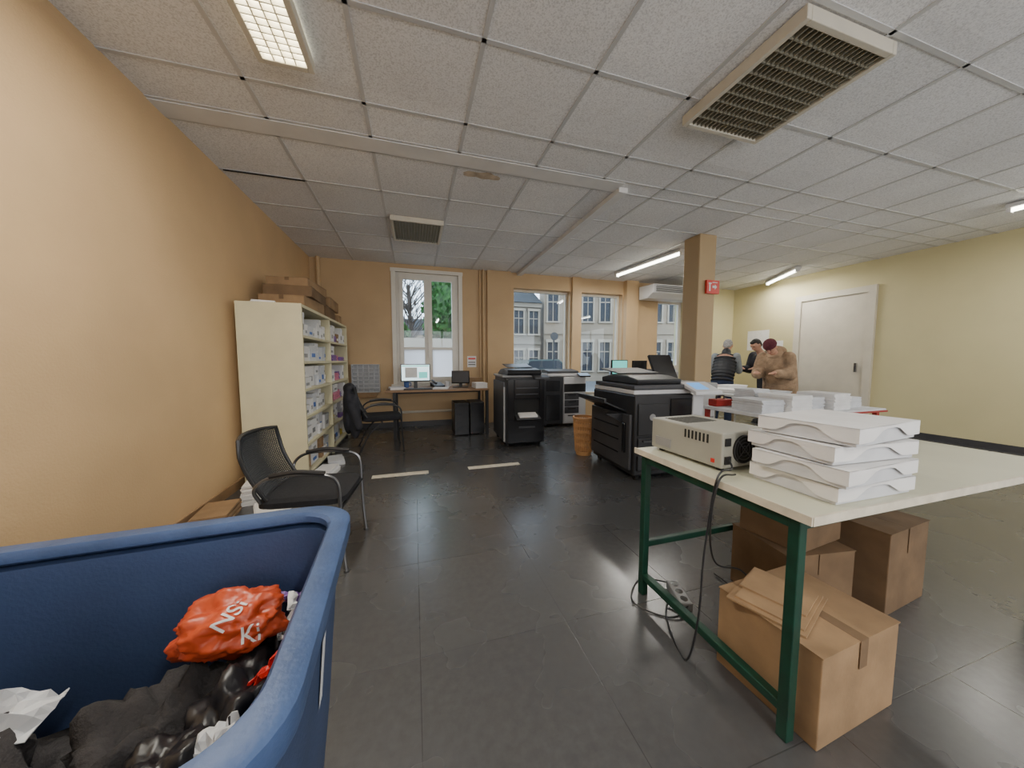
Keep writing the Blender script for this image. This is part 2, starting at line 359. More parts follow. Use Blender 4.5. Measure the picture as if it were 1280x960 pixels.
# ---------------------------------------------------------------- outside
struct(MB().bx(-14,36,YB+.3,44,-.3,-.12),'floor_street',['asphalt'])
def building(x0,x1,y,h,label,stone,floors,nw,roof=1.6,hw=.36,rz=0,dp=2.2):
    T=thing('building',label,'building',(x0,y,-.12),rz)
    W=x1-x0
    b=MB().bx(0,W,0,dp,0,h); b.bx(0,W,-.18,0,h-.25,h); 
    for f in range(1,floors): b.bx(0,W,-.08,0,f*h/floors-.1,f*h/floors+.05)
    part(b,'facade',T,[stone])
    r=MB().add([(0,-.3,h),(W,-.3,h),(W,dp,h),(0,dp,h),(.2,dp/2,h+roof),(W-.2,dp/2,h+roof)],[(0,1,5,4),(1,2,5),(2,3,4,5),(3,0,4)])
    part(r,'roof',T,['slate'])
    step=W/nw; fh=h/floors
    for f in range(floors):
        for i in range(nw):
            cx=(i+.5)*step; zz=f*fh+fh*.22
            w=MB(); w.bx(cx-hw,cx+hw,-.02,.02,zz,zz+fh*.58,1)
            for s in(-hw-.08,hw): w.bx(cx+s,cx+s+.08,-.1,.01,zz-.1,zz+fh*.62,0)
            w.bx(cx-hw-.11,cx+hw+.11,-.12,.01,zz+fh*.58,zz+fh*.64,0); w.bx(cx-hw-.11,cx+hw+.11,-.14,.01,zz-.08,zz,0)
            w.bx(cx-.018,cx+.018,-.05,0,zz,zz+fh*.58,0); w.bx(cx-hw,cx+hw,-.05,0,zz+fh*.38,zz+fh*.4,0)
            part(w,'window',T,['wall_out','win_dark'])
building(3.6,7.3,18.5,4.6,'low grey stone house with dark roof across the street','stone2',2,4,1.0,.28)
building(7.4,15.7,18.2,8.7,'tall beige stone townhouse with rows of sash windows','stone',3,8,1.6,.30,-14)
building(16.1,33,16.0,8.2,'long beige stone building with many windows across the street','stone',3,16,1.6,.30,-6)
building(-9,1.4,32,3.6,'pale stone house behind the garden wall','stone',2,6)
solo(MB().bx(-6,2.3,11,11.25,-.12,1.85),'garden_wall','pale rendered garden wall outside the window','wall',['wall_out'])
def foliage(name,n,cx,rfun,z0,z1,sm=(.07,.14)):
    lf=MB()
    for i in range(n):
        a=random.uniform(0,6.28); z=random.uniform(z0,z1); rr=rfun(a,z)*random.uniform(.75,1.05)
        p=Vector((rr*math.cos(a),rr*math.sin(a),z)); R=Euler((random.uniform(-1,1),random.uniform(-1,1),a)).to_matrix(); s=random.uniform(*sm)
        lf.add([p+R@Vector(q)*s for q in((-1,0,0),(0,-.2,-.9),(1,0,0),(0,.2,.9))],[(0,1,2,3)])
    return lf
random.seed(3)
T=thing('ivy_tree','tall tree covered in dense green ivy outside the window','tree',(1.72,12.6,-.12))
b=MB(); b.tube([(0,0,0),(.05,0,2.5),(-.05,0,5)],.16); part(b,'trunk',T,['bark'],smooth=True)
lf=foliage('foliage',3800,0,lambda a,z:1.25+.25*noise.noise(Vector((a*1.2,z*1.4,0))),1.0,8.2); lf.ell((0,0,4.6),(1.08,1.08,3.7))
part(lf,'foliage',T,['leaf'])
T=thing('shrub','low green evergreen shrub behind the garden wall','shrub',(-.6,12.6,-.12))
lf=foliage('foliage',700,0,lambda a,z:.6*math.sqrt(max(.05,1-((z-1.3)/1.4)**2)),.2,2.6); lf.ell((0,0,1.2),(.45,.45,1.2)); part(lf,'foliage',T,['leaf'])
T=thing('bare_tree','leafless winter tree with thin branches behind the wall','tree',(-.2,17.5,-.12))
b=MB(); b.tube([(0,0,0),(.1,0,2),(.0,0,5)],.09); part(b,'trunk',T,['bark'],smooth=True)
b=MB()
for i in range(90):
    z=random.uniform(1.8,5); a=random.uniform(0,6.28); L=random.uniform(.8,2)
    b.tube([(0.05,0,z),(L*.5*math.cos(a),L*.5*math.sin(a),z+L*.5),(L*.8*math.cos(a+.3),L*.8*math.sin(a+.3),z+L)],.02,n=5,sm=3)
o=part(b,'branches',T,['bark'],smooth=True); o['kind']='stuff'
def car(loc,rz,m,label):
    T=thing('car',label,'car',loc,rz,scale=.9)
    b=MB(); prof=[(-2.05,.35),(-2.1,.75),(-1.9,.9),(-1.3,.95),(-.75,1.42),(.85,1.45),(1.5,.95),(2.0,.85),(2.1,.6),(2.05,.3)]
    b.loft([[(x,-.85,z) for x,z in prof],[(x,.85,z) for x,z in prof]]); part(b,'body',T,[m],bevel=.06)
    g=MB(); pr=[(-1.1,.98),(-.7,1.36),(.8,1.38),(1.3,.98)]
    g.loft([[(x,-.87,z) for x,z in pr],[(x,.87,z) for x,z in pr]]); part(g,'window',T,['win_dark'])
    for x in(-1.3,1.3):
        for y in(-.8,.8): part(MB().cyl((x,y-.1,.32),(x,y+.1,.32),.32,n=20),'wheel',T,['rubber'])
car((5.6,14.6,-.12),3,'car_green','dark green car parked on the street outside')
car((11.0,13.2,-.12),-12,'car_white','grey car parked on the street outside')
b=MB().cyl((0,0,0),(0,0,2.3),.03); b.cyl((0,-.03,2.2),(0,-.05,2.2),.16,n=24); solo(b,'street_sign','small round street sign on a grey post','sign',['slate'],loc=(5.3,12.0,-.12))

# ---------------------------------------------------------------- ceiling lights
def louvre_panel(name,label,x0,x1,y0,y1,drop,nx,ny,lit=False):
    T=thing(name,label,'ceiling light',((x0+x1)/2,(y0+y1)/2,ZC-drop)); W=(x1-x0)/2; L=(y1-y0)/2
    b=MB(); fw=.03
    for a in((-W,-W+fw,-L,L),(W-fw,W,-L,L),(-W+fw,W-fw,-L,-L+fw),(-W+fw,W-fw,L-fw,L)): b.bx(a[0],a[1],a[2],a[3],0,drop-.006)
    part(b,'housing',T,['trim_cream'],bevel=.004)
    part(MB().bx(-W+fw,W-fw,-L+fw,L-fw,drop-.02,drop-.006),'reflector',T,['louvre' if not lit else 'lamp_glow'])
    g=MB()
    for i in range(1,nx):
        x=-W+fw+(2*W-2*fw)*i/nx; g.bx(x-.003,x+.003,-L+fw,L-fw,.004,.04)
    for i in range(1,ny):
        y=-L+fw+(2*L-2*fw)*i/ny; g.bx(-W+fw,W-fw,y-.003,y+.003,.004,.04)
    part(g,'louvre',T,['louvre' if not lit else 'trim_cream'])
    return T
louvre_panel('louvre_light','square unlit louvred luminaire with pale frame on the ceiling',1.72,2.36,1.14,1.86,.07,18,10)
louvre_panel('louvre_light','square unlit louvred luminaire with pale frame near the window',-.22,.36,3.95,4.62,.06,16,12)
T=louvre_panel('louvre_light','long lit louvred fluorescent luminaire on the ceiling',-.74,-.48,.9,2.12,.06,4,30,True)
def area(name,loc,sx,sy,power,col=(1,.96,.88),rot=(0,0,0)):
    l=D.lights.new(name,'AREA'); l.shape='RECTANGLE'; l.size=sx; l.size_y=sy; l.energy=power; l.color=col
    o=D.objects.new(name,l); COL.objects.link(o); o.location=loc; o.rotation_euler=tuple(math.radians(a) for a in rot); return o
def strip(loc,L,rz,label,power):
    T=thing('strip_light',label,'ceiling light',loc,rz)
    part(MB().bx(-.05,.05,-L/2,L/2,0,.04),'housing',T,['trim_white'],bevel=.004)
    t=MB(); t.cyl((0,-L/2+.03,-.02),(0,L/2-.03,-.02),.018); part(t,'tube',T,['lamp_on'],smooth=True)
    for a,b2 in((-L/2,-L/2+.03),(L/2-.03,L/2)): part(MB().bx(-.03,.03,a,b2,-.045,0),'end_cap',T,['trim_white'])
    area('lamp_s',(loc[0],loc[1],loc[2]-.05),.06,L-.1,power).rotation_euler=(0,0,math.radians(rz))
strip((3.65,4.62,ZC-.05),1.4,6,'lit fluorescent batten on the ceiling beside the pillar',36)
strip((6.60,4.55,ZC-.05),1.1,-32,'lit fluorescent batten above the people',30)
strip((5.9,1.2,ZC-.05),1.4,0,'added fluorescent batten filling the right side with light',30)  # extra fixture added to light the right side of the room
strip((.9,-1.2,ZC-.05),1.4,0,'added fluorescent batten filling the right side with light',36)  # extra fixture added behind the camera for illumination
area('lamp_a',(-.61,1.5,ZC-.075),.16,1.1,36)

T=thing('air_curtain','white wall mounted air unit above the glass door','air conditioner',(4.95,YB-.45,2.36))
part(MB().loft([[(x,0,.03),(x,-.12,.08),(x,-.14,.24),(x,.3,.26),(x,.3,.0),(x,.05,0)] for x in(-.55,.75)]),'casing',T,['white_plastic'],bevel=.01)
g=MB(); 
for i in range(5): g.bx(-.5,.7,-.15,-.13,.10+.025*i,.108+.025*i)
part(g,'grille',T,['dark_grey'])
T=thing('fire_sign','red safety sign with white pictograms fixed to the pillar','sign',(3.68,3.40,2.00))
part(MB().bx(-.085,.12,-.03,0,0,.17),'panel',T,['red'],bevel=.003)
g=MB(); g.bx(-.05,-.03,-.035,-.03,.03,.12); g.bx(-.06,-.015,-.035,-.03,.12,.135); g.add([(.0,-.034,.07),(.0,-.034,.1),(.04,-.034,.1),(.04,-.034,.12),(.075,-.034,.085),(.04,-.034,.05),(.04,-.034,.07)],[(0,1,2,3,4,5,6)])
g.bx(0,.08,-.035,-.03,.135,.145)
part(g,'pictogram',T,['paper'])

# ---------------------------------------------------------------- shelf
SX0,SX1,SY0,SY1,SH=-1.47,-.965,3.42,5.5,1.66
T=thing('storage_shelf','tall cream metal shelving unit packed with white boxes and paper','shelf',(SX0,SY0,0))
W=SX1-SX0; L=SY1-SY0
for y in(0,L/2-.012,L-.024): part(MB().bx(0,W,y,y+.024,0,SH),'side_panel',T,['shelf_cream'],bevel=.003)
levels=[.08,.36,.62,.88,1.14,1.38]
for y0 in(0.024,L/2+.012):
    for z in levels: part(MB().bx(.01,W-.002,y0,y0+L/2-.036,z-.025,z),'shelf_board',T,['shelf_cream'],bevel=.002)
part(MB().bx(0,W,0.024,L-.024,SH-.03,SH-.002),'top_panel',T,['shelf_cream'],bevel=.002)
part(MB().bx(0,.008,.024,L-.024,.06,SH-.03),'back_panel',T,['shelf_cream'])
part(MB().bx(.02,W-.03,.024,L-.024,0,.055),'plinth',T,['dark_grey'])
def cbox(mats):
    b=MB(); b.bx(0,1,0,1,0,.78,0); b.bx(-.01,1.01,-.01,1.01,.78,1,0); b.bx(1.0,1.015,.3,.7,.25,.5,1); return b,mats
protos={}
def proto(kind):
    if kind in protos: return protos[kind]
    mats={'white':['paper','grey_plastic'],'grey':['paper2','blue'],'brown':['cardboard','paper'],'red':['red','paper'],'purple':['purple','paper'],'pink':['pink','paper'],'blue':['blue','paper'],'yellow':['yellow','paper'],'black':['black_plastic','paper']}[kind]
    b=cbox(mats)[0] if kind in('white','grey','brown') else None
    if b is None:
        b=MB(); 
        for i in range(4): b.bx(0+.01*(i%2),1-.02*(i%2),.01*(i%3),1-.015*(i%2),i*.25,i*.25+.24,0)
    me=meshobj(b,'proto',mats); m=me.data; D.objects.remove(me); protos[kind]=m; return m
def shelfitem(kind,x,y,z,sx,sy,sz,rz=0):
    nm={'white':'white_box','grey':'white_box','brown':'carton'}.get(kind,'paper_stack')
    lab={'white':'small white lidded cardboard box on the metal shelf','grey':'pale grey box with blue label on the metal shelf','brown':'small brown carton on the metal shelf'}.get(kind,kind+' stack of coloured paper on the metal shelf')
    o=D.objects.new(nm,proto(kind)); COL.objects.link(o); o.location=(x,y,z); o.scale=(sx,sy,sz); o.rotation_euler=(0,0,math.radians(rz))
    o['label']=lab; o['category']='box' if nm!='paper_stack' else 'paper'; o['group']='stored boxes on the metal shelf'
random.seed(11)
for bi in range(2):
    ya=SY0+.03+bi*(L/2)+ (0 if bi==0 else -.012); yb=ya+L/2-.05
    for li,z in enumerate(levels):
        H=(levels[li+1]-.03-z) if li<5 else (SH-.035-z)
        y=ya+.015
        while y<yb-.08:
            w=random.choice([.11,.16,.2,.26]); w=min(w,yb-y-.012)
            if bi==1 and li in(2,3,4): k=random.choice(['red','purple','white','pink','purple','white'])
            elif bi==1: k=random.choice(['white','white','grey','yellow','brown','purple','white'])
            elif li in(0,1): k=random.choice(['white','grey','white','brown' if li==0 else 'white'])
            else: k=random.choice(['white','white','grey'])
            h=random.uniform(.4,.92)*H
            if k in('red','purple','pink','blue','yellow'): h=random.uniform(.2,.5)*H
            d=random.uniform(.26,.38); rz=random.uniform(-2.2,2.2)
            shelfitem(k,SX1-.02-d-random.uniform(0,.05),y,z+.0005,d,w-.02,h,rz)
            if h<.5*H and random.random()<.7: shelfitem('white',SX1-.04-d*.9,y+.004,z+h+.001,d*.85,w-.03,H*.9-h,-rz)
            y+=w
def carton(name,label,x,y,z,sx,sy,sz,rz,m='cardboard',tape=True):
    T=thing(name,label,'box',(x,y,z),rz)
    b=MB().bx(-sx/2,sx/2,-sy/2,sy/2,0,sz); part(b,'body',T,[m],bevel=.003)
    part(MB().bx(-sx/2-.002,-.002,-sy/2-.002,sy/2+.002,sz,sz+.004),'flap',T,[m]); part(MB().bx(.002,sx/2+.002,-sy/2-.002,sy/2+.002,sz,sz+.004),'flap',T,[m])
    if tape: part(MB().bx(-.02,.02,-sy/2-.003,sy/2+.003,sz+.004,sz+.0046).bx(-.02,.02,-sy/2-.0035,-sy/2-.002,sz*.7,sz+.004),'tape',T,['cardboard_dark'])
    return T
Z=SH+.001
carton('carton','flat brown cardboard box on top of the shelf',-1.22,4.10,Z,.40,.60,.13,-4,'cardboard')
carton('carton','flat dark brown cardboard box on top of the shelf',-1.22,4.80,Z,.40,.62,.15,3,'cardboard_dark')
carton('carton','brown cardboard box stacked on another box',-1.21,4.18,Z+.136,.42,.66,.10,2,'cardboard_dark')
carton('carton','brown cardboard box stacked on another box',-1.20,5.02,Z+.156,.36,.58,.13,2,'cardboard')
carton('carton','thin brown cardboard box at the top of the pile',-1.21,4.24,Z+.242,.38,.62,.09,-3,'cardboard')
carton('carton','small brown cardboard box on top of the shelf',-1.17,5.33,Z,.3,.2,.12,0,'cardboard')
s=MB(); 
for i in range(3): s.bx(-.09+.005*i,.09,-.07,.07-.004*i,i*.008,i*.008+.007)
solo(s,'paper_stack','small stack of white papers on top of the shelf','paper',['paper'],loc=(-1.3,3.55,Z),rz=12)

T=thing('pigeonhole_rack','white wall mounted pigeonhole rack with small slots','rack',(-.76,YB-.12,.62))
b=MB(); b.bx(-.21,.21,.10,.12,0,.46)
for i in range(8): b.bx(-.21,.21,0,.12,i*.0643,i*.0643+.01)
for i in range(6): b.bx(-.21+i*.082,-.2+i*.082,.0,.12,0,.46)
part(b,'frame',T,['white_plastic'])
b=MB(); b.bx(-.18,.16,.0,.03,-.08,-.002); part(b,'hanging_tray',T,['cardboard'])

# ---------------------------------------------------------------- chairs
def chair(loc,rz,label,metal='gunmetal',scale=1):
    T=thing('office_chair',label,'chair',loc,rz,scale=scale)
    s=MB(); R=[]
    for z,ins in((.395,.03),(.41,.0),(.44,0),(.455,.03)): R.append(rrect(-.23+ins,.24-ins,-.23+ins,.23-ins,.07-ins*.5,z))
    s.loft(R); part(s,'seat',T,['black_fabric'],smooth=True)
    def bp(u,v):
        w=.21+.02*v-.035*max(0,v-.75)*4*.6
        return Vector((-.22-.12*v-.03*math.sin(v*3)+.05*(u*u),u*w,.45+.35*v))
    n=12; f=MB(); ring=[bp(-1,i/n) for i in range(n+1)]+[bp(u/6,1)+Vector((0,0,.012*(1-(u/6)**2))) for u in range(-5,6)]+[bp(1,1-i/n) for i in range(n+1)]+[bp(-u/6,0) for u in range(-5,6)]
    f.tube(ring+[ring[0]],.011,sm=1); part(f,'backrest_frame',T,['black_plastic'],smooth=True)
    g=MB(); vs=[];fs=[]; n=34
    for j in range(n+1):
        for i in range(n+1): vs.append(bp(-1+2*i/n,j/n))
    for j in range(n):
        for i in range(n): a=j*(n+1)+i; fs.append((a,a+1,a+n+2,a+n+1))
    g.add(vs,fs); o=part(g,'backrest',T,['mesh_fabric']); sm=o.modifiers.new('w','WIREFRAME'); sm.thickness=.009; sm.use_even_offset=False
    for sy in(-1,1):
        y=sy*.25
        a=MB(); a.tube([(-.20,y*.85,.44),(-.21,y,.53),(-.14,y,.59),(0,y,.605),(.15,y,.59),(.215,y,.54),(.225,y,.4)],.010,sm=6); part(a,'armrest',T,[metal],smooth=True)
        a=MB(); a.tube([(-.13,y,.604),(0,y,.620),(.15,y,.604)],.014,sm=4); part(a,'arm_pad',T,['black_plastic'],smooth=True)
        l=MB(); l.tube([(.225,y,.4),(.23,y,.2),(.245,y,.012)],.010,sm=4); l.cyl((.245,y,0),(.245,y,.014),.015); part(l,'leg',T,[metal],smooth=True)
        l=MB(); l.tube([(.0,y,.39),(-.15,y,.25),(-.27,y,.012)],.010,sm=4); l.cyl((-.27,y,0),(-.27,y,.014),.015); part(l,'leg',T,[metal],smooth=True)
    for x in(.225,0): part(MB().tube([(x,-.25,.385),(x,.25,.385)],.010,sm=1),'crossbar',T,['black_plastic'],smooth=True)
    return T
chair((-.58,2.14,0),-5,'black mesh back visitor chair with metal arms by the shelf',scale=.92)
chair((-.42,4.50,0),8,'black mesh back visitor chair with jacket draped over it',metal='black_plastic')
J=thing('jacket','black padded jacket draped over the chair back','clothing',(-.42,4.50,0),8)
j=MB(); 
j.ell((-.36,0,.62),(.075,.27,.24)); j.ell((-.30,-.2,.48),(.07,.08,.28)); j.ell((-.32,.2,.50),(.07,.08,.28)); j.ell((-.38,0,.45),(.06,.25,.22)); j.ell((-.36,0,.80),(.07,.2,.07)); j.cap((-.33,-.25,.62),.06,(-.26,-.28,.36),.045)
remeshed(j,'jacket_body',J,['coat_dark'],.014,3)

# ---------------------------------------------------------------- back desk
T=thing('desk','long desk with brown wood top and black steel legs','desk',(-.40,4.86,0))
part(MB().bx(0,1.49,0,.8,.69,.72),'desktop',T,['desk_top'],bevel=.004)
for x in(.12,1.47):
    for y in(.06,.70): part(MB().bx(x-.02,x+.02,y,y+.04,0,.69),'leg',T,['black_plastic'])
part(MB().bx(.14,1.45,.72,.74,.60,.64),'crossbar',T,['black_plastic'])
def monitor(loc,rz,screen,w=.44,h=.27,label='flat black computer monitor showing a bright screen',lift=.11):
    T=thing('computer_monitor',label,'monitor',loc,rz)
    part(MB().bx(-w/2,w/2,-.012,.02,lift,lift+h),'casing',T,['black_gloss'],bevel=.004)
    part(MB().bx(-w/2+.012,w/2-.012,-.0135,-.0125,lift+.018,lift+h-.012),'screen',T,[screen])
    s=MB(); s.bx(-.025,.025,.02,.04,.01,lift+.1); part(s,'stand',T,['black_plastic'],bevel=.003)
    s=MB(); s.loft([rrect(-.12,.12,-.08,.1,.03,0),rrect(-.12,.12,-.08,.1,.03,.01)]); part(s,'base',T,['black_plastic'])
    return T
def docscreen(T,w,h,lift):
    part(MB().bx(-w*.36,w*.05,-.0145,-.0137,lift+.06,lift+h-.05,0),'window_content',T,['paper'])
    part(MB().bx(w*.1,w*.4,-.0145,-.0137,lift+.05,lift+h*.55),'window_content',T,['screen_green']); part(MB().bx(-w*.46,w*.46,-.0145,-.0137,lift+h-.035,lift+h-.02),'toolbar',T,['screen_green'])
T=monitor((.02,5.05,.721),6,'screen_white',.42,.26); docscreen(T,.42,.26,.11)
T=monitor((.70,5.2,.721),-14,'dark_grey',.28,.2,'small black monitor switched off',.06)
T=thing('keyboard','black computer keyboard on the desk','keyboard',(.05,4.93,.721)); part(MB().bx(-.2,.2,-.05,.05,0,.015),'case',T,['black_plastic'],bevel=.003)
k=MB()
for i in range(14):
    for jn in range(4): k.bx(-.19+i*.0272,-.168+i*.0272,-.04+jn*.022,-.022+jn*.022,.015,.02)
part(k,'key',T,['dark_grey'])['kind']='stuff'
def papers(x,y,z,rz,w,d,h,label,m='paper',name='paper_stack',grp=None,mess=.004):
    b=MB(); n=max(2,int(h/.012)); random.seed(int(x*100+y*37))
    for i in range(n):
        ox=random.uniform(-mess,mess); oy=random.uniform(-mess,mess); b.bx(-w/2+ox,w/2+ox,-d/2+oy,d/2+oy,h*i/n,h*(i+.93)/n)
    return solo(b,name,label,'paper' if name=='paper_stack' else 'cardboard',[m],loc=(x,y,z),rz=rz,group=grp)
papers(-.25,5.1,.721,10,.21,.26,.03,'stack of loose white papers on the desk')
papers(.38,5.0,.721,-12,.21,.2,.02,'white sheets of paper on the desk')
papers(.97,5.04,.721,5,.18,.26,.08,'tall stack of white papers on the desk')
papers(.96,5.42,.721,5,.2,.2,.14,'box file of papers on the desk','cardboard')
def mug(x,y,z,m,label):
    T=thing('mug',label,'mug',(x,y,z)); b=MB(); n=18
    def ring(r,z): return [(r*math.cos(2*math.pi*i/n),r*math.sin(2*math.pi*i/n),z) for i in range(n)]
    b.loft([ring(.036,0),(ring(.04,.09)),ring(.035,.09),ring(.033,.01)]); part(b,'cup',T,[m],smooth=True)
    h=MB(); h.tube([(.038,0,.075),(.065,0,.07),(.065,0,.03),(.038,0,.02)],.006); part(h,'handle',T,[m],smooth=True)
mug(.5,5.28,.721,'white_plastic','white mug standing on the desk'); mug(-.12,5.38,.721,'blue','blue mug standing on the desk')
T=thing('desk_phone','black desk telephone with handset','phone',(.36,5.40,.721),20); part(MB().add([(-.09,-.1,0),(.09,-.1,0),(.09,.1,0),(-.09,.1,0),(-.09,-.1,.02),(.09,-.1,.02),(.09,.1,.07),(-.09,.1,.07)],[(0,3,2,1),(4,5,6,7),(0,1,5,4),(1,2,6,5),(2,3,7,6),(3,0,4,7)]),'base',T,['black_plastic'],bevel=.004); part(MB().tube([(-.06,-.08,.06),(-.065,0,.085),(-.06,.08,.1)],.018),'handset',T,['black_plastic'],smooth=True)
def tower(x,y,rz,label,sx=.19,sy=.42,sz=.40):
    T=thing('computer_tower',label,'computer',(x,y,0),rz); part(MB().bx(-sx/2,sx/2,-sy/2,sy/2,.01,sz),'case',T,['black_plastic'],bevel=.006)
    part(MB().bx(-sx/2+.01,sx/2-.01,-sy/2-.006,-sy/2,.02,sz-.01).bx(-sx/2+.02,sx/2-.02,-sy/2-.009,-sy/2-.006,sz-.08,sz-.06),'front_panel',T,['black_gloss'])
    for a in(-.07,.07):
        for b in(-.15,.15): part(MB().cyl((a,b,0),(a,b,.012),.012),'foot',T,['rubber'])
tower(.68,5.14,0,'black computer tower under the desk',.22,.4,.50); tower(.92,5.16,0,'black computer tower under the desk',.22,.4,.50)
def poster(name,label,loc,rz,w,h,marks,m='paper'):
    T=thing(name,label,'poster',loc,rz); part(MB().bx(-w/2,w/2,-.003,0,0,h),'sheet',T,[m])
    for (x0,x1,z0,z1,mm) in marks: part(MB().bx(x0*w-w/2,x1*w-w/2,-.0045,-.003,z0*h,z1*h),'printed_block',T,[mm])
    return T
poster('notice','white notice with red print on the orange wall',(1.0,YB-.002,1.02),0,.16,.2,[(.1,.9,.7,.85,'red'),(.1,.9,.2,.28,'dark_grey'),(.1,.9,.4,.48,'dark_grey')])

# ---------------------------------------------------------------- copiers
def casters(T,x0,x1,y0,y1):
    for x in(x0+.06,x1-.06):
        for y in(y0+.06,y1-.06): part(MB().cyl((x-.015,y,.03),(x+.015,y,.03),.03).cyl((x,y,.03),(x,y,.06),.012),'caster',T,['rubber'],smooth=True)
T=thing('copier','tall black office copier with side output tray holding paper','copier',(1.10,4.08,0),-3)
casters(T,0,.56,0,.75)
part(MB().bx(.03,.56,0,.75,.05,.92),'body',T,['black_plastic'],bevel=.012)
part(MB().bx(0,.03,.02,.72,.08,.86),'side_panel',T,['dark_grey'],bevel=.006)
part(MB().bx(0,.022,-.01,.018,.08,.80),'corner_post',T,['grey_plastic'],bevel=.004,label='narrow grey corner post')
f=MB(); f.bx(.05,.55,-.03,0,.06,.36); f.bx(.05,.14,-.03,0,.36,.90); f.bx(.48,.55,-.03,0,.36,.90); f.bx(.14,.48,-.03,0,.64,.90)
part(f,'front_panel',T,['black_gloss'],bevel=.006)
part(MB().bx(.145,.475,-.004,-.001,.365,.635),'tray_recess',T,['dark'])
part(MB().slab(.15,.47,-.14,0,.385,.425,.015),'output_tray',T,['dark_grey'],bevel=.004)
part(MB().slab(.19,.43,-.12,-.01,.41,.442,.02),'paper',T,['paper'])
part(MB().bx(.2,.42,-.045,-.03,.26,.28),'handle',T,['dark_grey'])
part(MB().bx(.16,.46,-.034,-.03,.70,.71),'panel_line',T,['dark_grey']); part(MB().bx(.16,.46,-.034,-.03,.78,.79),'panel_line',T,['dark_grey'])
part(MB().bx(.0,.54,.05,.7,.92,.95),'scanner',T,['grey_plastic'],bevel=.008)
a=MB(); R=[]
for x in(.06,.52): R.append([(x,.02,.95),(x,.0,.98),(x,.03,1.02),(x,.25,1.04),(x,.5,1.02),(x,.66,.97),(x,.66,.95)])
a.loft(R); part(a,'document_feeder',T,['black_plastic'],bevel=.01)
part(MB().slab(.10,.46,.22,.55,1.045,1.085,.01),'feeder_tray',T,['black_plastic'],bevel=.003)
part(MB().slab(.40,.60,-.1,.03,.90,.93,.025),'control_panel',T,['dark_grey'],bevel=.004)
T=thing('copier','office copier with black finisher and white main unit','copier',(2.08,5.12,0),0)
casters(T,0,.80,0,.6)
part(MB().bx(0,.36,0,.6,.05,.86),'finisher',T,['black_plastic'],bevel=.01,label='black finisher unit')
part(MB().bx(.37,.80,0,.6,.05,.86),'body',T,['white_plastic'],bevel=.012)
for i,(z0,z1) in enumerate(((.08,.22),(.23,.34),(.35,.46),(.47,.58))):
    dr=part(MB().bx(.39,.66,-.012,0,z0,z1),'drawer',T,['dark_grey' if i>0 else 'white_plastic'],bevel=.004)
    part(MB().bx(.45,.60,-.02,-.012,z1-.035,z1-.02),'handle',dr,['black_gloss'])
part(MB().bx(.38,.79,-.006,0,.60,.74),'output_slot',T,['dark'])
part(MB().bx(.08,.80,.02,.58,.87,.92),'scanner',T,['white_plastic'],bevel=.01)
a=MB(); a.loft([[(x,.05,.92),(x,.05,.96),(x,.3,.99),(x,.55,.97),(x,.55,.92)] for x in(.12,.68)]); part(a,'document_feeder',T,['dark_grey'],bevel=.01)
part(MB().slab(.62,.82,-.12,0,.86,.9,.025),'control_panel',T,['black_gloss'])
part(MB().bx(.05,.30,-.01,0,.62,.8),'front_panel',T,['black_gloss'],bevel=.004)
part(MB().bx(.05,.30,-.01,0,.12,.56),'front_panel',T,['black_gloss'],bevel=.004)
# copier 2 (big)
T=thing('copier','large black office copier with white band and sloping output tray','copier',(1.95,2.56,0),-3,scale=1.06)
casters(T,0,.6,0,.76)
part(MB().bx(0,.6,0,.76,.05,.78),'body',T,['black_plastic'],bevel=.015)
part(MB().bx(-.03,0,.03,.74,.10,.60),'side_door',T,['dark_grey'],bevel=.008)
part(MB().bx(-.05,-.03,.08,.12,.25,.52),'door_grip',T,['black_gloss'],bevel=.006)
for z in(.22,.34,.46): part(MB().bx(-.034,-.03,.2,.68,z,z+.01),'panel_line',T,['black_gloss'])
d=part(MB().bx(.03,.34,-.014,0,.10,.24),'drawer',T,['black_gloss'],bevel=.006)
part(MB().bx(.08,.28,-.03,-.014,.20,.215),'handle',d,['dark_grey'])
d=part(MB().bx(.03,.34,-.014,0,.26,.40),'drawer',T,['black_gloss'],bevel=.006)
part(MB().bx(.08,.28,-.03,-.014,.36,.375),'handle',d,['dark_grey'])
d=part(MB().bx(.03,.34,-.014,0,.42,.70),'front_door',T,['black_plastic'],bevel=.006)
part(MB().bx(.36,.58,-.012,0,.10,.74),'front_cover',T,['black_gloss'],bevel=.006)
part(MB().cyl((.17,-.018,.58),(.17,-.013,.58),.03,n=24),'emblem',T,['grey_plastic'],label='round grey emblem')
tr=MB(); 
tr.add([(-.22,.12,.70),(-.22,.66,.70),(.0,.66,.61),(.0,.12,.61),(-.22,.12,.715),(-.22,.66,.715),(.0,.66,.625),(.0,.12,.625)],[(0,1,2,3),(4,7,6,5),(0,4,5,1),(1,5,6,2),(2,6,7,3),(3,7,4,0)])
tr.bx(-.23,-.21,.12,.66,.70,.74); part(tr,'output_tray',T,['black_plastic'],bevel=.003)
part(MB().add([(-.20,.14,.60),(0,.14,.50),(0,.14,.60),(-.20,.18,.60),(0,.18,.50),(0,.18,.60)],[(0,1,2),(3,5,4),(0,3,4,1),(1,4,5,2),(2,5,3,0)]),'tray_bracket',T,['black_plastic'])
part(MB().bx(.0,.6,.02,.74,.78,.82),'white_band',T,['white_plastic'],bevel=.006,label='white band under the scanner')
part(MB().bx(-.01,.61,.0,.70,.825,.865),'scanner',T,['dark_grey'],bevel=.008)
a=MB(); a.loft([[(x,.04,.865),(x,.03,.91),(x,.2,.94),(x,.45,.945),(x,.66,.91),(x,.66,.865)] for x in(.04,.5)]); part(a,'document_feeder',T,['black_plastic'],bevel=.012)
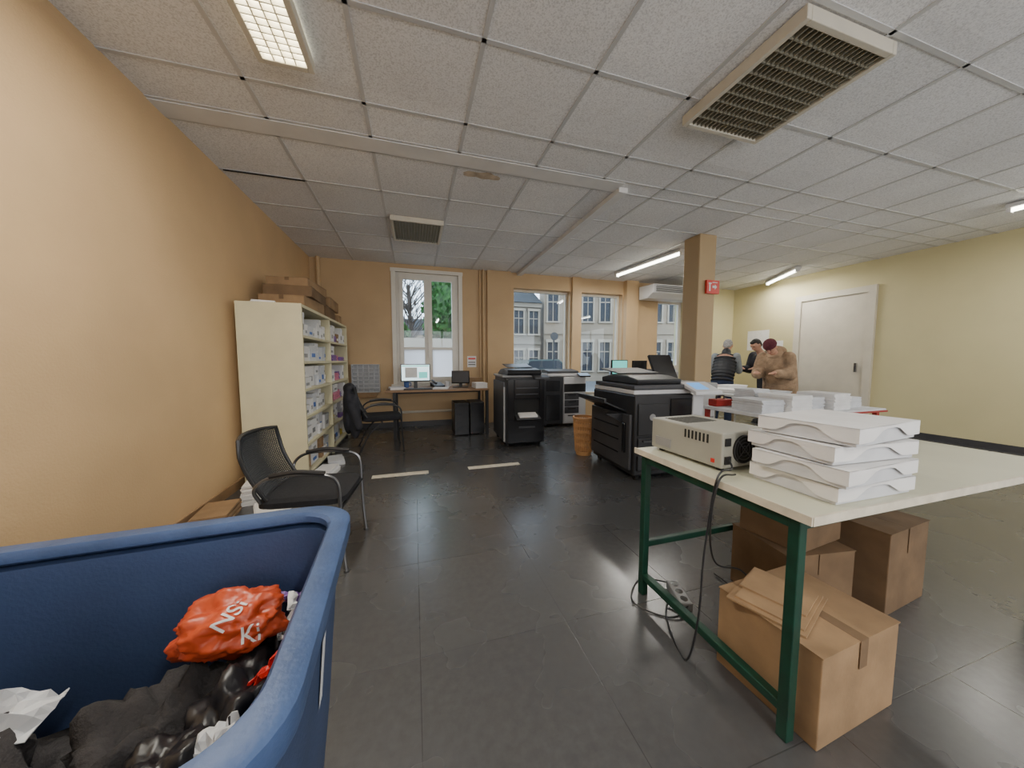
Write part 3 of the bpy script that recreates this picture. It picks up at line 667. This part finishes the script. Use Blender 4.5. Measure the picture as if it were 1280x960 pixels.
part(MB().slab(.04,.5,.35,.7,.95,.99,.01),'feeder_tray',T,['dark_grey'],bevel=.003)
part(MB().slab(.50,.78,-.14,.06,.78,.855,.03),'control_panel',T,['white_plastic'],bevel=.006,label='tilted white control panel')
part(MB().add([(.54,-.10,.8265),(.68,-.10,.8265),(.68,.03,.876),(.54,.03,.876)],[(0,1,2,3)]),'display',T,['screen_blue'])
part(MB().bx(.602,.72,.0,.30,.30,.77),'side_unit',T,['white_plastic'],bevel=.01,label='white side unit')
T=thing('copier','grey and white copier with open black lid','copier',(2.96,3.05,0),0)
casters(T,0,.5,0,.6)
part(MB().bx(0,.5,0,.6,.05,.80),'body',T,['white_plastic'],bevel=.012)
for z in(.1,.3): 
    dr=part(MB().bx(.03,.47,-.012,0,z,z+.18),'drawer',T,['grey_plastic'],bevel=.004); part(MB().bx(.15,.36,-.02,-.012,z+.14,z+.155),'handle',dr,['dark_grey'])
part(MB().bx(-.02,.50,-.02,.58,.80,.88),'scanner',T,['grey_plastic'],bevel=.01)
lid=MB().bx(.04,.38,0,.36,0,.04,0,Matrix.Translation((0,.50,.885))@Matrix.Rotation(math.radians(62),4,'X'))
part(lid,'lid',T,['black_plastic'],bevel=.006,label='open black lid')

T=thing('desk','light grey reception desk beside the shop window','desk',(3.05,4.45,0))
part(MB().bx(0,1.6,0,.6,.72,.75),'desktop',T,['grey_plastic'],bevel=.004)
for x in(.02,1.55): part(MB().bx(x,x+.03,.03,.58,0,.72),'side_panel',T,['grey_plastic'])
part(MB().bx(.05,1.55,.05,.065,.1,.72),'front_panel',T,['dark_grey'])
monitor((3.20,4.62,.751),10,'screen_green',.34,.24,'black monitor with green and blue screen on reception desk',.16)
monitor((3.66,4.72,.751),-160,'dark_grey',.40,.25,'black monitor seen from behind on reception desk',.14)
T=thing('printer','grey desktop printer on the reception desk','printer',(4.15,4.76,.751)); part(MB().bx(-.2,.2,-.18,.18,0,.2),'body',T,['grey_plastic'],bevel=.012); part(MB().bx(-.15,.15,-.26,-.18,.04,.05),'output_tray',T,['dark_grey']); part(MB().bx(-.18,.18,-.1,.17,.2,.24),'scanner_lid',T,['dark_grey'],bevel=.006)
mug(3.42,4.55,.751,'red','red mug standing on the reception desk')

T=thing('waste_basket','tall orange slatted plastic waste basket beside the copier','basket',(1.97,3.54,0))
b=MB(); n=28
def ring(r,z): return [(r*math.cos(2*math.pi*i/n),r*math.sin(2*math.pi*i/n),z) for i in range(n)]
b.loft([ring(.09,0),ring(.10,.05),ring(.094,.05),ring(.085,.01)],cap0=True,cap1=True)
for z,r in((.12,.103),(.2,.108),(.28,.114),(.36,.12)): b.loft([ring(r,z),ring(r+.002,z+.03),ring(r-.004,z+.03),ring(r-.006,z)],cap=False)
for i in range(n):
    a=2*math.pi*i/n; b.cyl((.098*math.cos(a),.098*math.sin(a),.04),(.125*math.cos(a),.125*math.sin(a),.44),.006,n=6)
part(b,'slatted_body',T,['basket_orange'])
b=MB(); b.loft([ring(.124,.43),ring(.137,.44),ring(.137,.465),ring(.12,.465)],cap=False); part(b,'rim',T,['basket_orange'])

for x0,x1,y in((-.42,.12,3.41),(.53,1.10,3.41)):
    solo(MB().bx(x0,x1,y-.045,y+.045,.0005,.002),'floor_tape','strip of worn beige marking tape on the floor','tape',['tape'],rz=0,group='marking tape on the floor')

# ---------------------------------------------------------------- near work table
TX0,TX1,TY0,TY1,TZ=1.035,2.6,.60,1.34,.72
T=thing('work_table','cream topped work table with dark green steel frame','table',(TX0,TY0,0))
W=TX1-TX0; L=TY1-TY0
part(MB().bx(0,W,0,L,TZ-.022,TZ),'tabletop',T,['table_top'])
part(MB().bx(-.006,-.0005,-.006,L+.006,TZ-.024,TZ+.002).bx(-.0004,W,-.008,-.0005,TZ-.024,TZ+.002),'edge_strip',T,['tape'])
for x in(.01,W-.06):
    for y in(.03,L-.06): part(MB().bx(x,x+.032,y,y+.032,0,TZ-.024),'leg',T,['green_steel'],bevel=.003)
part(MB().bx(.01,.042,.06,L-.06,.08,.11),'end_rail',T,['green_steel'],bevel=.003)
part(MB().bx(.01,.042,.06,L-.06,TZ-.06,TZ-.03),'end_rail',T,['green_steel'],bevel=.003)
part(MB().bx(.04,W-.06,L-.055,L-.03,.24,.27),'stretcher',T,['green_steel'],bevel=.003)
part(MB().bx(.04,W-.06,.035,.06,TZ-.06,TZ-.03),'top_rail',T,['green_steel'],bevel=.003)
T=thing('binding_machine','grey beige metal bench machine with vents and fan','machine',(1.115,.945,TZ+.001),2)
part(MB().bx(0,.27,0,.37,.012,.152),'casing',T,['beige_metal'],bevel=.006)
v=MB()
for i in range(7): v.bx(-.0015,.0,.06+i*.018,.068+i*.018,.10,.135)
for i in range(10): v.bx(.04+i*.018,.048+i*.018,.2,.33,.152,.1532)
part(v,'vent_slots',T,['dark'])
def ry(r,y,cx=.11,cz=.082,n=28): return [(cx+r*math.cos(2*math.pi*i/n),y,cz+r*math.sin(2*math.pi*i/n)) for i in range(n)]
f=MB(); f.loft([ry(.056,-.004),ry(.056,.0)]); part(f,'fan_opening',T,['dark'])
f=MB()
for r in(.012,.026,.040,.053): f.loft([ry(r,-.008),ry(r+.002,-.008),ry(r+.002,-.005),ry(r,-.005)],cap=False)
for a in(0,1.57): f.bx(-.053,.053,-.008,-.005,-.0015,.0015,0,Matrix.Translation((.11,0,.082))@Matrix.Rotation(a+.78,4,'Y'))
part(f,'fan_grille',T,['dark_grey'])
part(MB().bx(.012,.042,-.006,0,.03,.06),'socket',T,['black_plastic']); part(MB().bx(.012,.040,-.004,0,.10,.13),'switch',T,['black_plastic'])
for x in(.03,.23):
    for y in(.03,.33): part(MB().cyl((x,y,0),(x,y,.014),.014),'foot',T,['rubber'])
part(MB().bx(-.004,0,.25,.34,.03,.07),'name_plate',T,['grey_plastic'])
part(MB().bx(-.003,.0,.03,.045,.03,.045),'knob',T,['red'])
T=thing('power_cable','black power cable hanging from machine to floor','cable')
b=MB(); b.tube([(1.14,.935,TZ+.05),(1.11,.90,TZ+.03),(1.02,.88,TZ+.008),(1.0,.90,.45),(.985,.90,.2),(.97,.93,.012),(1.01,1.05,.008),(1.10,1.18,.008),(1.16,1.17,.03)],.0035,sm=10)
part(b,'cord',T,['black_plastic'],smooth=True)
T=thing('extension_cord','black extension cable looping from table to floor','cable')
b=MB(); b.tube([(1.13,.90,TZ+.008),(1.02,.87,TZ+.008),(1.0,.88,.55),(1.14,.97,.34),(1.34,1.02,.24),(1.45,1.02,.12),(1.50,1.04,.02),(1.52,1.3,.008)],.0035,sm=10); part(b,'cord',T,['black_plastic'],smooth=True)
T=thing('floor_cable','black cable curled on the floor around the table leg','cable')
b=MB(); b.tube([(1.22,1.28,.03),(1.12,1.38,.006),(1.00,1.30,.006),(.98,1.22,.006),(1.08,1.12,.006),(1.2,1.14,.03)],.0035,sm=10); part(b,'cord',T,['black_plastic'],smooth=True)
T=thing('power_strip','grey multi socket power strip lying on the floor','power strip',(1.20,1.21,0),70); part(MB().bx(-.08,.08,-.028,.028,0,.04),'casing',T,['grey_plastic'],bevel=.005)
for x in(-.05,0,.05): part(MB().cyl((x,0,.04),(x,0,.0415),.017),'socket',T,['black_gloss'])
random.seed(6)
for i in range(4):
    z=TZ+.001+i*.060; ox=random.uniform(-.022,.022); oy=random.uniform(-.012,.012)
    T=thing('archive_box','flat white cardboard box with curved cut lid in a stack','box',(1.35+ox,.745+oy,z),random.uniform(-9,9),group='stack of flat white boxes on the work table')
    part(MB().bx(-.175,.175,-.125,.125,0,.048),'tray',T,['paper2'],bevel=.002)
    l=MB(); ns=14
    def skirt(fn,L2):
        vs=[];fs=[]
        for k in range(ns+1):
            u=-1+2*k/ns; zc=.012+.034*math.exp(-((u)/.45)**4)
            vs.append(fn(u*L2,zc)); vs.append(fn(u*L2,.056))
        for k in range(ns): fs.append((2*k,2*k+2,2*k+3,2*k+1))
        l.add(vs,fs)
    skirt(lambda u,z2:(u,-.133,z2),.183); skirt(lambda u,z2:(u,.133,z2),.183); skirt(lambda u,z2:(-.183,u,z2),.133); skirt(lambda u,z2:(.183,u,z2),.133)
    l.bx(-.183,.183,-.133,.133,.053,.056); part(l,'lid',T,['paper'])
T=carton('carton','worn brown cardboard carton under the work table',1.30,.76,0,.40,.32,.29,3,'cardboard',tape=True)
T=solo(MB().bx(-.14,.14,-.11,.11,0,.006).bx(-.12,.13,-.10,.09,.006,.012).bx(-.05,.11,-.09,.10,.012,.018),'cardboard_sheet','folded sheets of brown cardboard lying on the carton','cardboard',['cardboard'],loc=(1.23,.80,.296),rz=20)
carton('carton','dark brown cardboard carton standing behind under the table',1.72,1.08,0,.34,.30,.30,-8,'cardboard_dark')
carton('carton','brown cardboard carton stacked on another carton under the table',1.74,1.10,.306,.32,.26,.15,6,'cardboard_dark')
carton('carton','dark cardboard carton under the table beside other boxes',2.16,1.04,0,.36,.34,.38,5,'cardboard_dark')

# ---------------------------------------------------------------- far tables
T=thing('packing_table','white topped packing table with red steel frame','table',(2.80,1.95,0))
part(MB().bx(0,1.5,0,.7,.66,.69),'tabletop',T,['paper2'],bevel=.003)
part(MB().bx(0,1.5,-.012,-.0005,.66,.675),'apron',T,['red_steel'])
for x in(.03,1.43):
    for y in(.03,.63): part(MB().bx(x,x+.035,y,y+.035,0,.66),'leg',T,['red_steel'])
for i,(x,y,h,m) in enumerate(((2.98,2.2,.11,'paper2'),(3.23,2.14,.15,'paper'),(3.49,2.2,.12,'paper2'),(3.76,2.15,.15,'paper'),(4.06,2.22,.1,'paper2'))):
    papers(x,y,.691,i*2-4,.235,.30,h,'ream stack of white paper on the packing table',m,grp='reams on the packing table',mess=.006)
papers(3.28,2.48,.691,3,.22,.2,.17,'ream stack of white paper on the packing table','paper2',grp='reams on the packing table',mess=.01)
papers(3.60,2.50,.691,-6,.22,.2,.14,'ream stack of white paper on the packing table','paper2',grp='reams on the packing table',mess=.01)
T=thing('work_table','white topped counter table with steel legs','table',(3.95,3.2,0))
part(MB().bx(0,.95,0,1.15,.67,.70),'tabletop',T,['paper2'],bevel=.003)
for x in(.03,.88):
    for y in(.03,1.08): part(MB().bx(x,x+.035,y,y+.035,0,.67),'leg',T,['chrome'])
papers(4.2,3.5,.701,10,.3,.4,.05,'white paper sheets on the counter table',mess=.01)
papers(4.55,3.75,.701,-8,.3,.22,.08,'stack of white paper on the counter table',mess=.01)
papers(4.7,4.15,.701,-8,.2,.2,.05,'stack of pink paper on the counter table','pink')
T=thing('red_case','small red plastic tool case on the packing table','case',(2.95,2.55,.691)); part(MB().bx(-.10,.10,-.05,.05,0,.07),'shell',T,['red_steel'],bevel=.008); part(MB().tube([(-.05,0,.07),(-.04,0,.10),(.04,0,.10),(.05,0,.07)],.007),'handle',T,['black_plastic'])

poster('poster','yellow and pink printed poster on the yellow wall',(XR-.002,5.30,1.36),90,.46,.42,[(.08,.92,.78,.92,'pink'),(.08,.46,.15,.7,'pink'),(.54,.92,.15,.7,'yellow')],'paper')
poster('poster','white printed notice with red header on the yellow wall',(XR-.002,4.92,1.28),90,.26,.26,[(.1,.9,.75,.9,'red'),(.1,.9,.2,.6,'yellow')])

papers(-1.22,3.18,0,10,.26,.32,.16,'stack of white paper packs on the floor by the shelf',mess=.008)
papers(-1.06,2.84,0,24,.21,.26,.05,'loose white papers on the floor by the shelf',mess=.01)
papers(-1.38,2.78,0,8,.20,.3,.09,'flattened brown cardboard lying on the floor by the wall','cardboard','cardboard_sheet',mess=.012)
papers(-.86,3.62,0,-8,.16,.28,.07,'loose white papers spilling at the base of the shelf',mess=.012)
papers(-.87,4.05,0,14,.15,.26,.05,'loose pale papers spilling at the base of the shelf','paper2',mess=.012)

# ---------------------------------------------------------------- blue bin (pivot at its far corner)
PX,PY=-.17,.985
T=thing('waste_container','large blue plastic wheeled waste container with thick rim','bin',(PX,PY,0),3)
BX0,BX1,BY0,BY1=-1.17,0,-.66,0
b=MB()
def R(ins,z,r=.11): return rrect(BX0+ins,BX1-ins,BY0+ins,BY1-ins,max(.03,r-ins*.5),z,8)
b.loft([R(.075,.10),R(.075,.11),R(.055,.3),R(.024,.70),R(.024,.72),R(.045,.72),R(.05,.68),R(.08,.3),R(.10,.13)],cap0=True,cap1=True)
part(b,'body',T,['bin_blue'],smooth=True)
b=MB(); b.loft([R(.022,.715),R(.0,.712),R(-.002,.720),R(-.002,.752),R(.004,.757),R(.038,.757),R(.044,.750),R(.044,.735),R(.03,.725)],cap=False); 
part(b,'rim',T,['bin_rim'],smooth=True)
for x in(BX0+.2,BX1-.22):
    for y in(BY0+.2,BY1-.2): part(MB().cyl((x-.02,y,.055),(x+.02,y,.055),.055,n=18).bx(x-.03,x+.03,y-.02,y+.02,.06,.101),'wheel',T,['rubber'])
part(MB().add([(BX1-.028,-.30,.60),(BX1-.028,-.27,.60),(BX1-.040,-.27,.46),(BX1-.040,-.30,.46)],[(0,1,2,3)]),'sticker',T,['paper2'],label='worn pale sticker')
def crumple(name,label,cat,c,r,m,seed,amp=.35,fr=3.0,parent=None,fine=1):
    bm=bmesh.new(); bmesh.ops.create_icosphere(bm,subdivisions=5,radius=1)
    for v in bm.verts:
        d=v.co.normalized(); n1=noise.noise(d*fr+Vector((seed,0,0))); n2=abs(noise.noise(d*fr*2.7+Vector((0,seed,0)))); n3=abs(noise.noise(d*fr*6+Vector((0,0,seed))))
        k=1+amp*n1-amp*.7*n2*fine-amp*.3*n3*fine; v.co=Vector((d.x*r[0],d.y*r[1],d.z*r[2]))*k
    me=D.meshes.new(name); bm.to_mesh(me); bm.free(); me.materials.append(M[m])
    for p in me.polygons: p.use_smooth=True
    o=D.objects.new(name,me); COL.objects.link(o); o.location=c
    if parent: o.parent=parent
    else: o['label']=label; o['category']=cat
    return o
crumple('rag','crumpled dark fabric filling the container','rubbish',(-.80,.62,.34),(.34,.24,.22),'cloth_dark',1.3)
crumple('rag','crumpled dark fabric in the container','rubbish',(-.42,.68,.38),(.17,.18,.18),'cloth_dark',4.3,.4,3.5)
crumple('trash_bag','black plastic bag against the container side','rubbish',(-.31,.66,.475),(.085,.12,.11),'bag_black',9.1,.35,2.2,fine=.8)
crumple('trash_bag','small black plastic bag beside the orange bag','rubbish',(-.30,.80,.475),(.075,.085,.085),'bag_black',5.1,.35,2.2,fine=.8)
crumple('trash_bag','small black plastic bag on top of the rubbish','rubbish',(-.37,.57,.50),(.085,.075,.07),'bag_black',7.7,.35,2.0,fine=.8)
OB=thing('plastic_bag','crumpled orange plastic carrier bag with white lettering','bag',(-.375,.785,.605))
BAG=crumple('bag_body','','',(0,0,0),(.10,.07,.055),'bag_orange',2.2,.36,2.3,parent=OB,fine=.7)
def wraptext(s,size,c,rz):
    t=text(s,size,'paper',OB,(0,0,0),(0,0,0),ext=0)
    me=t.data; bm=bmesh.new(); bm.from_mesh(me); bmesh.ops.triangulate(bm,faces=bm.faces)
    bmesh.ops.subdivide_edges(bm,edges=bm.edges,cuts=3,use_grid_fill=True)
    Rm=Matrix.Rotation(math.radians(rz),4,'Z')
    V=Vector((.18,-.80,1)).normalized()
    for v in bm.verts:
        p=Rm@v.co
        org=Vector((c[0]+p.x,c[1]+p.y*.9,c[2]+p.y*.45))+V*.3
        hit,loc,nr,idx=BAG.ray_cast(org,-V)
        v.co=(loc+V*.0025) if hit else org-V*.3
    bm.to_mesh(me); bm.free()
bpy.context.view_layer.update()
wraptext('NSi',.040,(.012,-.015,.01),62)
wraptext('Ki',.038,(.052,-.042,-.01),14)
for i,(x,y,z,rx,ry2,rz,sx,sy,m,nm,lab) in enumerate([(-.265,.84,.56,.5,.6,.5,.035,.045,'paper','paper_sheet','crumpled white paper sheet on the rubbish'),(-.29,.885,.575,-.5,.3,.2,.05,.025,'purple','paper_sheet','purple wrapper on the rubbish'),(-.66,.72,.56,.2,.3,.1,.05,.04,'paper2','paper_sheet','grey paper sheet on the rubbish'),(-.27,.67,.57,.4,-.5,.7,.03,.018,'red','paper_sheet','red wrapper on the rubbish'),(-.30,.56,.57,.2,-.3,.2,.025,.035,'paper2','paper_sheet','crumpled grey paper sheet on the rubbish'),(-.255,.76,.56,.2,.6,.9,.022,.035,'paper','paper_sheet','small white paper scrap on the rubbish')]):
    b=MB(); vs=[];fs=[];n=8
    for a in range(n+1):
        for c2 in range(n+1): vs.append((sx*(a/n*2-1),sy*(c2/n*2-1),.03*noise.noise(Vector((a*.5+i*7,c2*.5,0)))))
    for a in range(n):
        for c2 in range(n): q=a*(n+1)+c2; fs.append((q,q+1,q+n+2,q+n+1))
    b.add(vs,fs); o=solo(b,nm,lab,'rubbish',[m],loc=(x,y,z)); o.rotation_euler=(rx,ry2,rz)
    sm=o.modifiers.new('s','SOLIDIFY'); sm.thickness=.002

# ---------------------------------------------------------------- people
def person(loc,rz,label,kind,lean=30,scale=.93,headpitch=35,turn=0):
    T=thing('person',label,'person',loc,rz); T.scale=(scale,)*3
    L=math.radians(lean); s=Vector((0,math.sin(L),math.cos(L))); f=Vector((0,math.cos(L),-math.sin(L)))
    P=Vector((0,-.05,.90)); ch=P+s*.34; nb=P+s*.50
    hp=math.radians(headpitch); hu=Vector((0,math.sin(hp),math.cos(hp))); hf=Vector((math.sin(math.radians(turn)),math.cos(hp),-math.sin(hp))).normalized()
    hc=nb+hu*.10+hf*.02+hu*.11
    HR=Matrix.Rotation(-hp,3,'X'); TR=Matrix.Rotation(-L,3,'X')
    sh=[P+s*.455+Vector((sx*.170,0,0)) for sx in(-1,1)]
    el=[sh[i]+Vector((sx*.045,.04,-.27)) for i,sx in enumerate((-1,1))]
    wr=[el[i]+Vector((-sx*.08,.23,.02)) for i,sx in enumerate((-1,1))]
    b=MB()
    b.ell(P,(.155,.11,.13)); b.ell(P+s*.15,(.14,.10,.14)); b.ell(ch,(.165,.11,.17)); b.ell(P+s*.44,(.185,.08,.07),T=TR); b.cap(nb-s*.03,.06,hc-hu*.06,.052)
    b.ell(hc,(.074,.092,.105),T=HR); b.ell(hc-hu*.055+hf*.025,(.056,.06,.06),T=HR)
    b.cap(hc+hf*.088+hu*.005,.010,hc+hf*.108-hu*.025,.014); b.ell(hc+hf*.075+hu*.03,(.055,.02,.012),T=HR)
    for sx in(-1,1):
        b.ell(hc+Vector((sx*.076,0,0))-hu*.01,(.010,.02,.03),T=HR)
    for i,sx in enumerate((-1,1)):
        b.cap(sh[i],.056,el[i],.042); b.cap(el[i],.042,wr[i],.028)
        d=(wr[i]-el[i]).normalized(); side=Vector((-sx,0,0)); side=(side-d*side.dot(d)).normalized(); dn=d.cross(side)*(sx)
        if dn.z>0: dn=-dn
        pc=wr[i]+d*.055; 
        b.cap(wr[i]+d*.01,.026,pc,.030); b.cap(pc-side*.02,.016,pc+side*.022,.016); 
        for k in range(4):
            o=pc+side*(-.03+.02*k)+d*.02; ln=(.030,.036,.033,.026)[3-k]
            m1=o+d*ln+dn*.006; m2=m1+d*ln*.6+dn*.018; b.cap(o,.0088,m1,.0082); b.cap(m1,.0082,m2,.007)
        o=wr[i]+d*.03+side*.024; m1=o+side*.025+d*.025+dn*.008; m2=m1+d*.025+dn*.008; b.cap(o,.012,m1,.010); b.cap(m1,.0095,m2,.008)
        hip=P+Vector((sx*.085,0,-.05)); kn=Vector((sx*.10,.05,.48)); an=Vector((sx*.11,-.02,.09))
        b.cap(hip,.085,kn,.055); b.cap(kn,.055,an,.036); b.cap(an,.035,an+Vector((0,.12,-.055)),.028)
    remeshed(b,'body',T,['skin'],.0075,2)
    t=MB(); t.ell(P-Vector((0,0,.02)),(.17,.125,.13))
    for sx in(-1,1):
        hip=P+Vector((sx*.085,0,-.05)); kn=Vector((sx*.10,.05,.48)); an=Vector((sx*.11,-.02,.10)); t.cap(hip,.10,kn,.072); t.cap(kn,.072,an,.058)
    remeshed(t,'trousers',T,['denim'],.014,3)
    for sx in(-1,1):
        q=MB(); a=Vector((sx*.11,-.03,.05)); q.cap(a,.05,a+Vector((0,.15,-.012)),.038); q.bx(sx*.11-.04,sx*.11+.04,-.08,.16,0,.02); remeshed(q,'shoe',T,['shoe'],.01,2)
    if kind=='vest':
        v=MB()
        for k in range(9):
            a=k/8; wd=.188+.014*math.sin(a*3.1); wd=wd if k<8 else .165; v.ell(P+s*(-.04+a*.50),(wd,.145 if k<8 else .11,.040),T=TR)
        v.ell(P+s*.21,(.186,.142,.33),T=TR); v.cap(nb-s*.02,.082,nb+s*.05,.076); remeshed(v,'padded_vest',T,['puffer_black'],.009,3)
        for i in(0,1):
            q=MB(); q.cap(sh[i],.070,el[i],.058); q.cap(el[i],.058,wr[i]-(wr[i]-el[i])*.05,.042); remeshed(q,'sleeve',T,['sleeve_grey'],.01,4)
    else:
        m='coat_tan' if kind=='tan' else 'coat_dark'; v=MB(); k2=1.0 if kind=='dark' else 1.1
        rings=[]; nn=24
        for a,wx,wy in((-.22,.205,.165),(-.1,.215,.17),(.05,.21,.165),(.2,.215,.165),(.34,.225,.165),(.44,.20,.135),(.50,.12,.10)):
            cpt=P+(s*a if a>0 else Vector((0,0,a)))
            rings.append([cpt+Vector((wx*k2*math.cos(2*math.pi*i/nn),0,0))+(f if a>0 else Vector((0,1,0)))*(wy*k2*math.sin(2*math.pi*i/nn)) for i in range(nn)])
        v.loft(rings)
        for i in(0,1): v.cap(sh[i]-s*.01,.092,el[i],.082*k2); v.cap(el[i],.082*k2,wr[i]-(wr[i]-el[i])*.05,.062)
        remeshed(v,'coat',T,[m],.011,6)
        if kind=='tan':
            hd=MB(); hd.ell(nb-f*.085+s*.02,(.13,.075,.085),T=TR); hd.ell(nb+s*.0,(.125,.12,.05),T=TR); remeshed(hd,'hood',T,['coat_tan'],.011,4)
            for i,sx in enumerate((-1,1)):
                cf=MB(); dd=(wr[i]-el[i]).normalized(); cf.cyl(wr[i]-dd*.035,wr[i]+dd*.005,.052,.048,n=18); part(cf,'cuff',T,['beanie'],smooth=True)
    if kind=='vest' or kind=='dark':
        h=MB(); h.ell(hc+hu*.020-hf*.020,(.079,.088,.094),T=HR); h.ell(hc-hf*.052-hu*.02,(.070,.046,.070),T=HR); h.ell(hc+hf*.03+hu*.075,(.055,.05,.03),T=HR); remeshed(h,'hair',T,['hair_grey' if kind=='vest' else 'hair_black'],.009,1)
    else:
        h=MB(); h.ell(hc+hu*.045-hf*.008,(.088,.102,.085),T=HR); h.ell(hc+hu*.03-hf*.006,(.092,.108,.03),T=HR); remeshed(h,'beanie',T,['beanie'],.009,1)
    for sx in(-1,1):
        e=MB().ell(hc+hf*.086+Vector((sx*.030,0,0))+hu*.008,(.010,.006,.006),T=HR); part(e,'eye',T,['eye'],smooth=True)
    e=MB().ell(hc+hf*.088-hu*.050,(.022,.008,.006),T=HR); part(e,'mouth',T,['lips'],smooth=True)
    return T
person((5.08,4.36,0),-62,'person in black padded vest with grey sleeves leaning forward','vest',24,.92,30)
person((5.22,3.55,0),104,'person in tan hooded coat and dark red beanie looking down','tan',29,.92,50)
person((6.12,4.36,0),85,'person in dark jacket bending over the table','dark',26,.94)

# ---------------------------------------------------------------- world, camera
w=D.worlds.new('sky'); SC.world=w; w.use_nodes=True; n=w.node_tree.nodes; l=w.node_tree.links; bg=n['Background']
tc=n.new('ShaderNodeTexCoord'); sp=n.new('ShaderNodeSeparateXYZ'); l.new(tc.outputs['Generated'],sp.inputs[0])
cr=n.new('ShaderNodeValToRGB'); cr.color_ramp.elements[0].position=0; cr.color_ramp.elements[0].color=(.84,.91,1,1); cr.color_ramp.elements[1].position=.6; cr.color_ramp.elements[1].color=(.70,.83,1,1)
l.new(sp.outputs['Z'],cr.inputs['Fac']); l.new(cr.outputs['Color'],bg.inputs['Color']); bg.inputs['Strength'].default_value=5.0
cam=D.cameras.new('camera'); cam.sensor_width=36; cam.lens=410/1280*36; cam.clip_start=.02; cam.clip_end=200
co=D.objects.new('camera',cam); COL.objects.link(co); co.location=(0,0,CH)
co.rotation_euler=(math.radians(90)-math.atan(30/410),0,math.radians(-16.6)); SC.camera=co
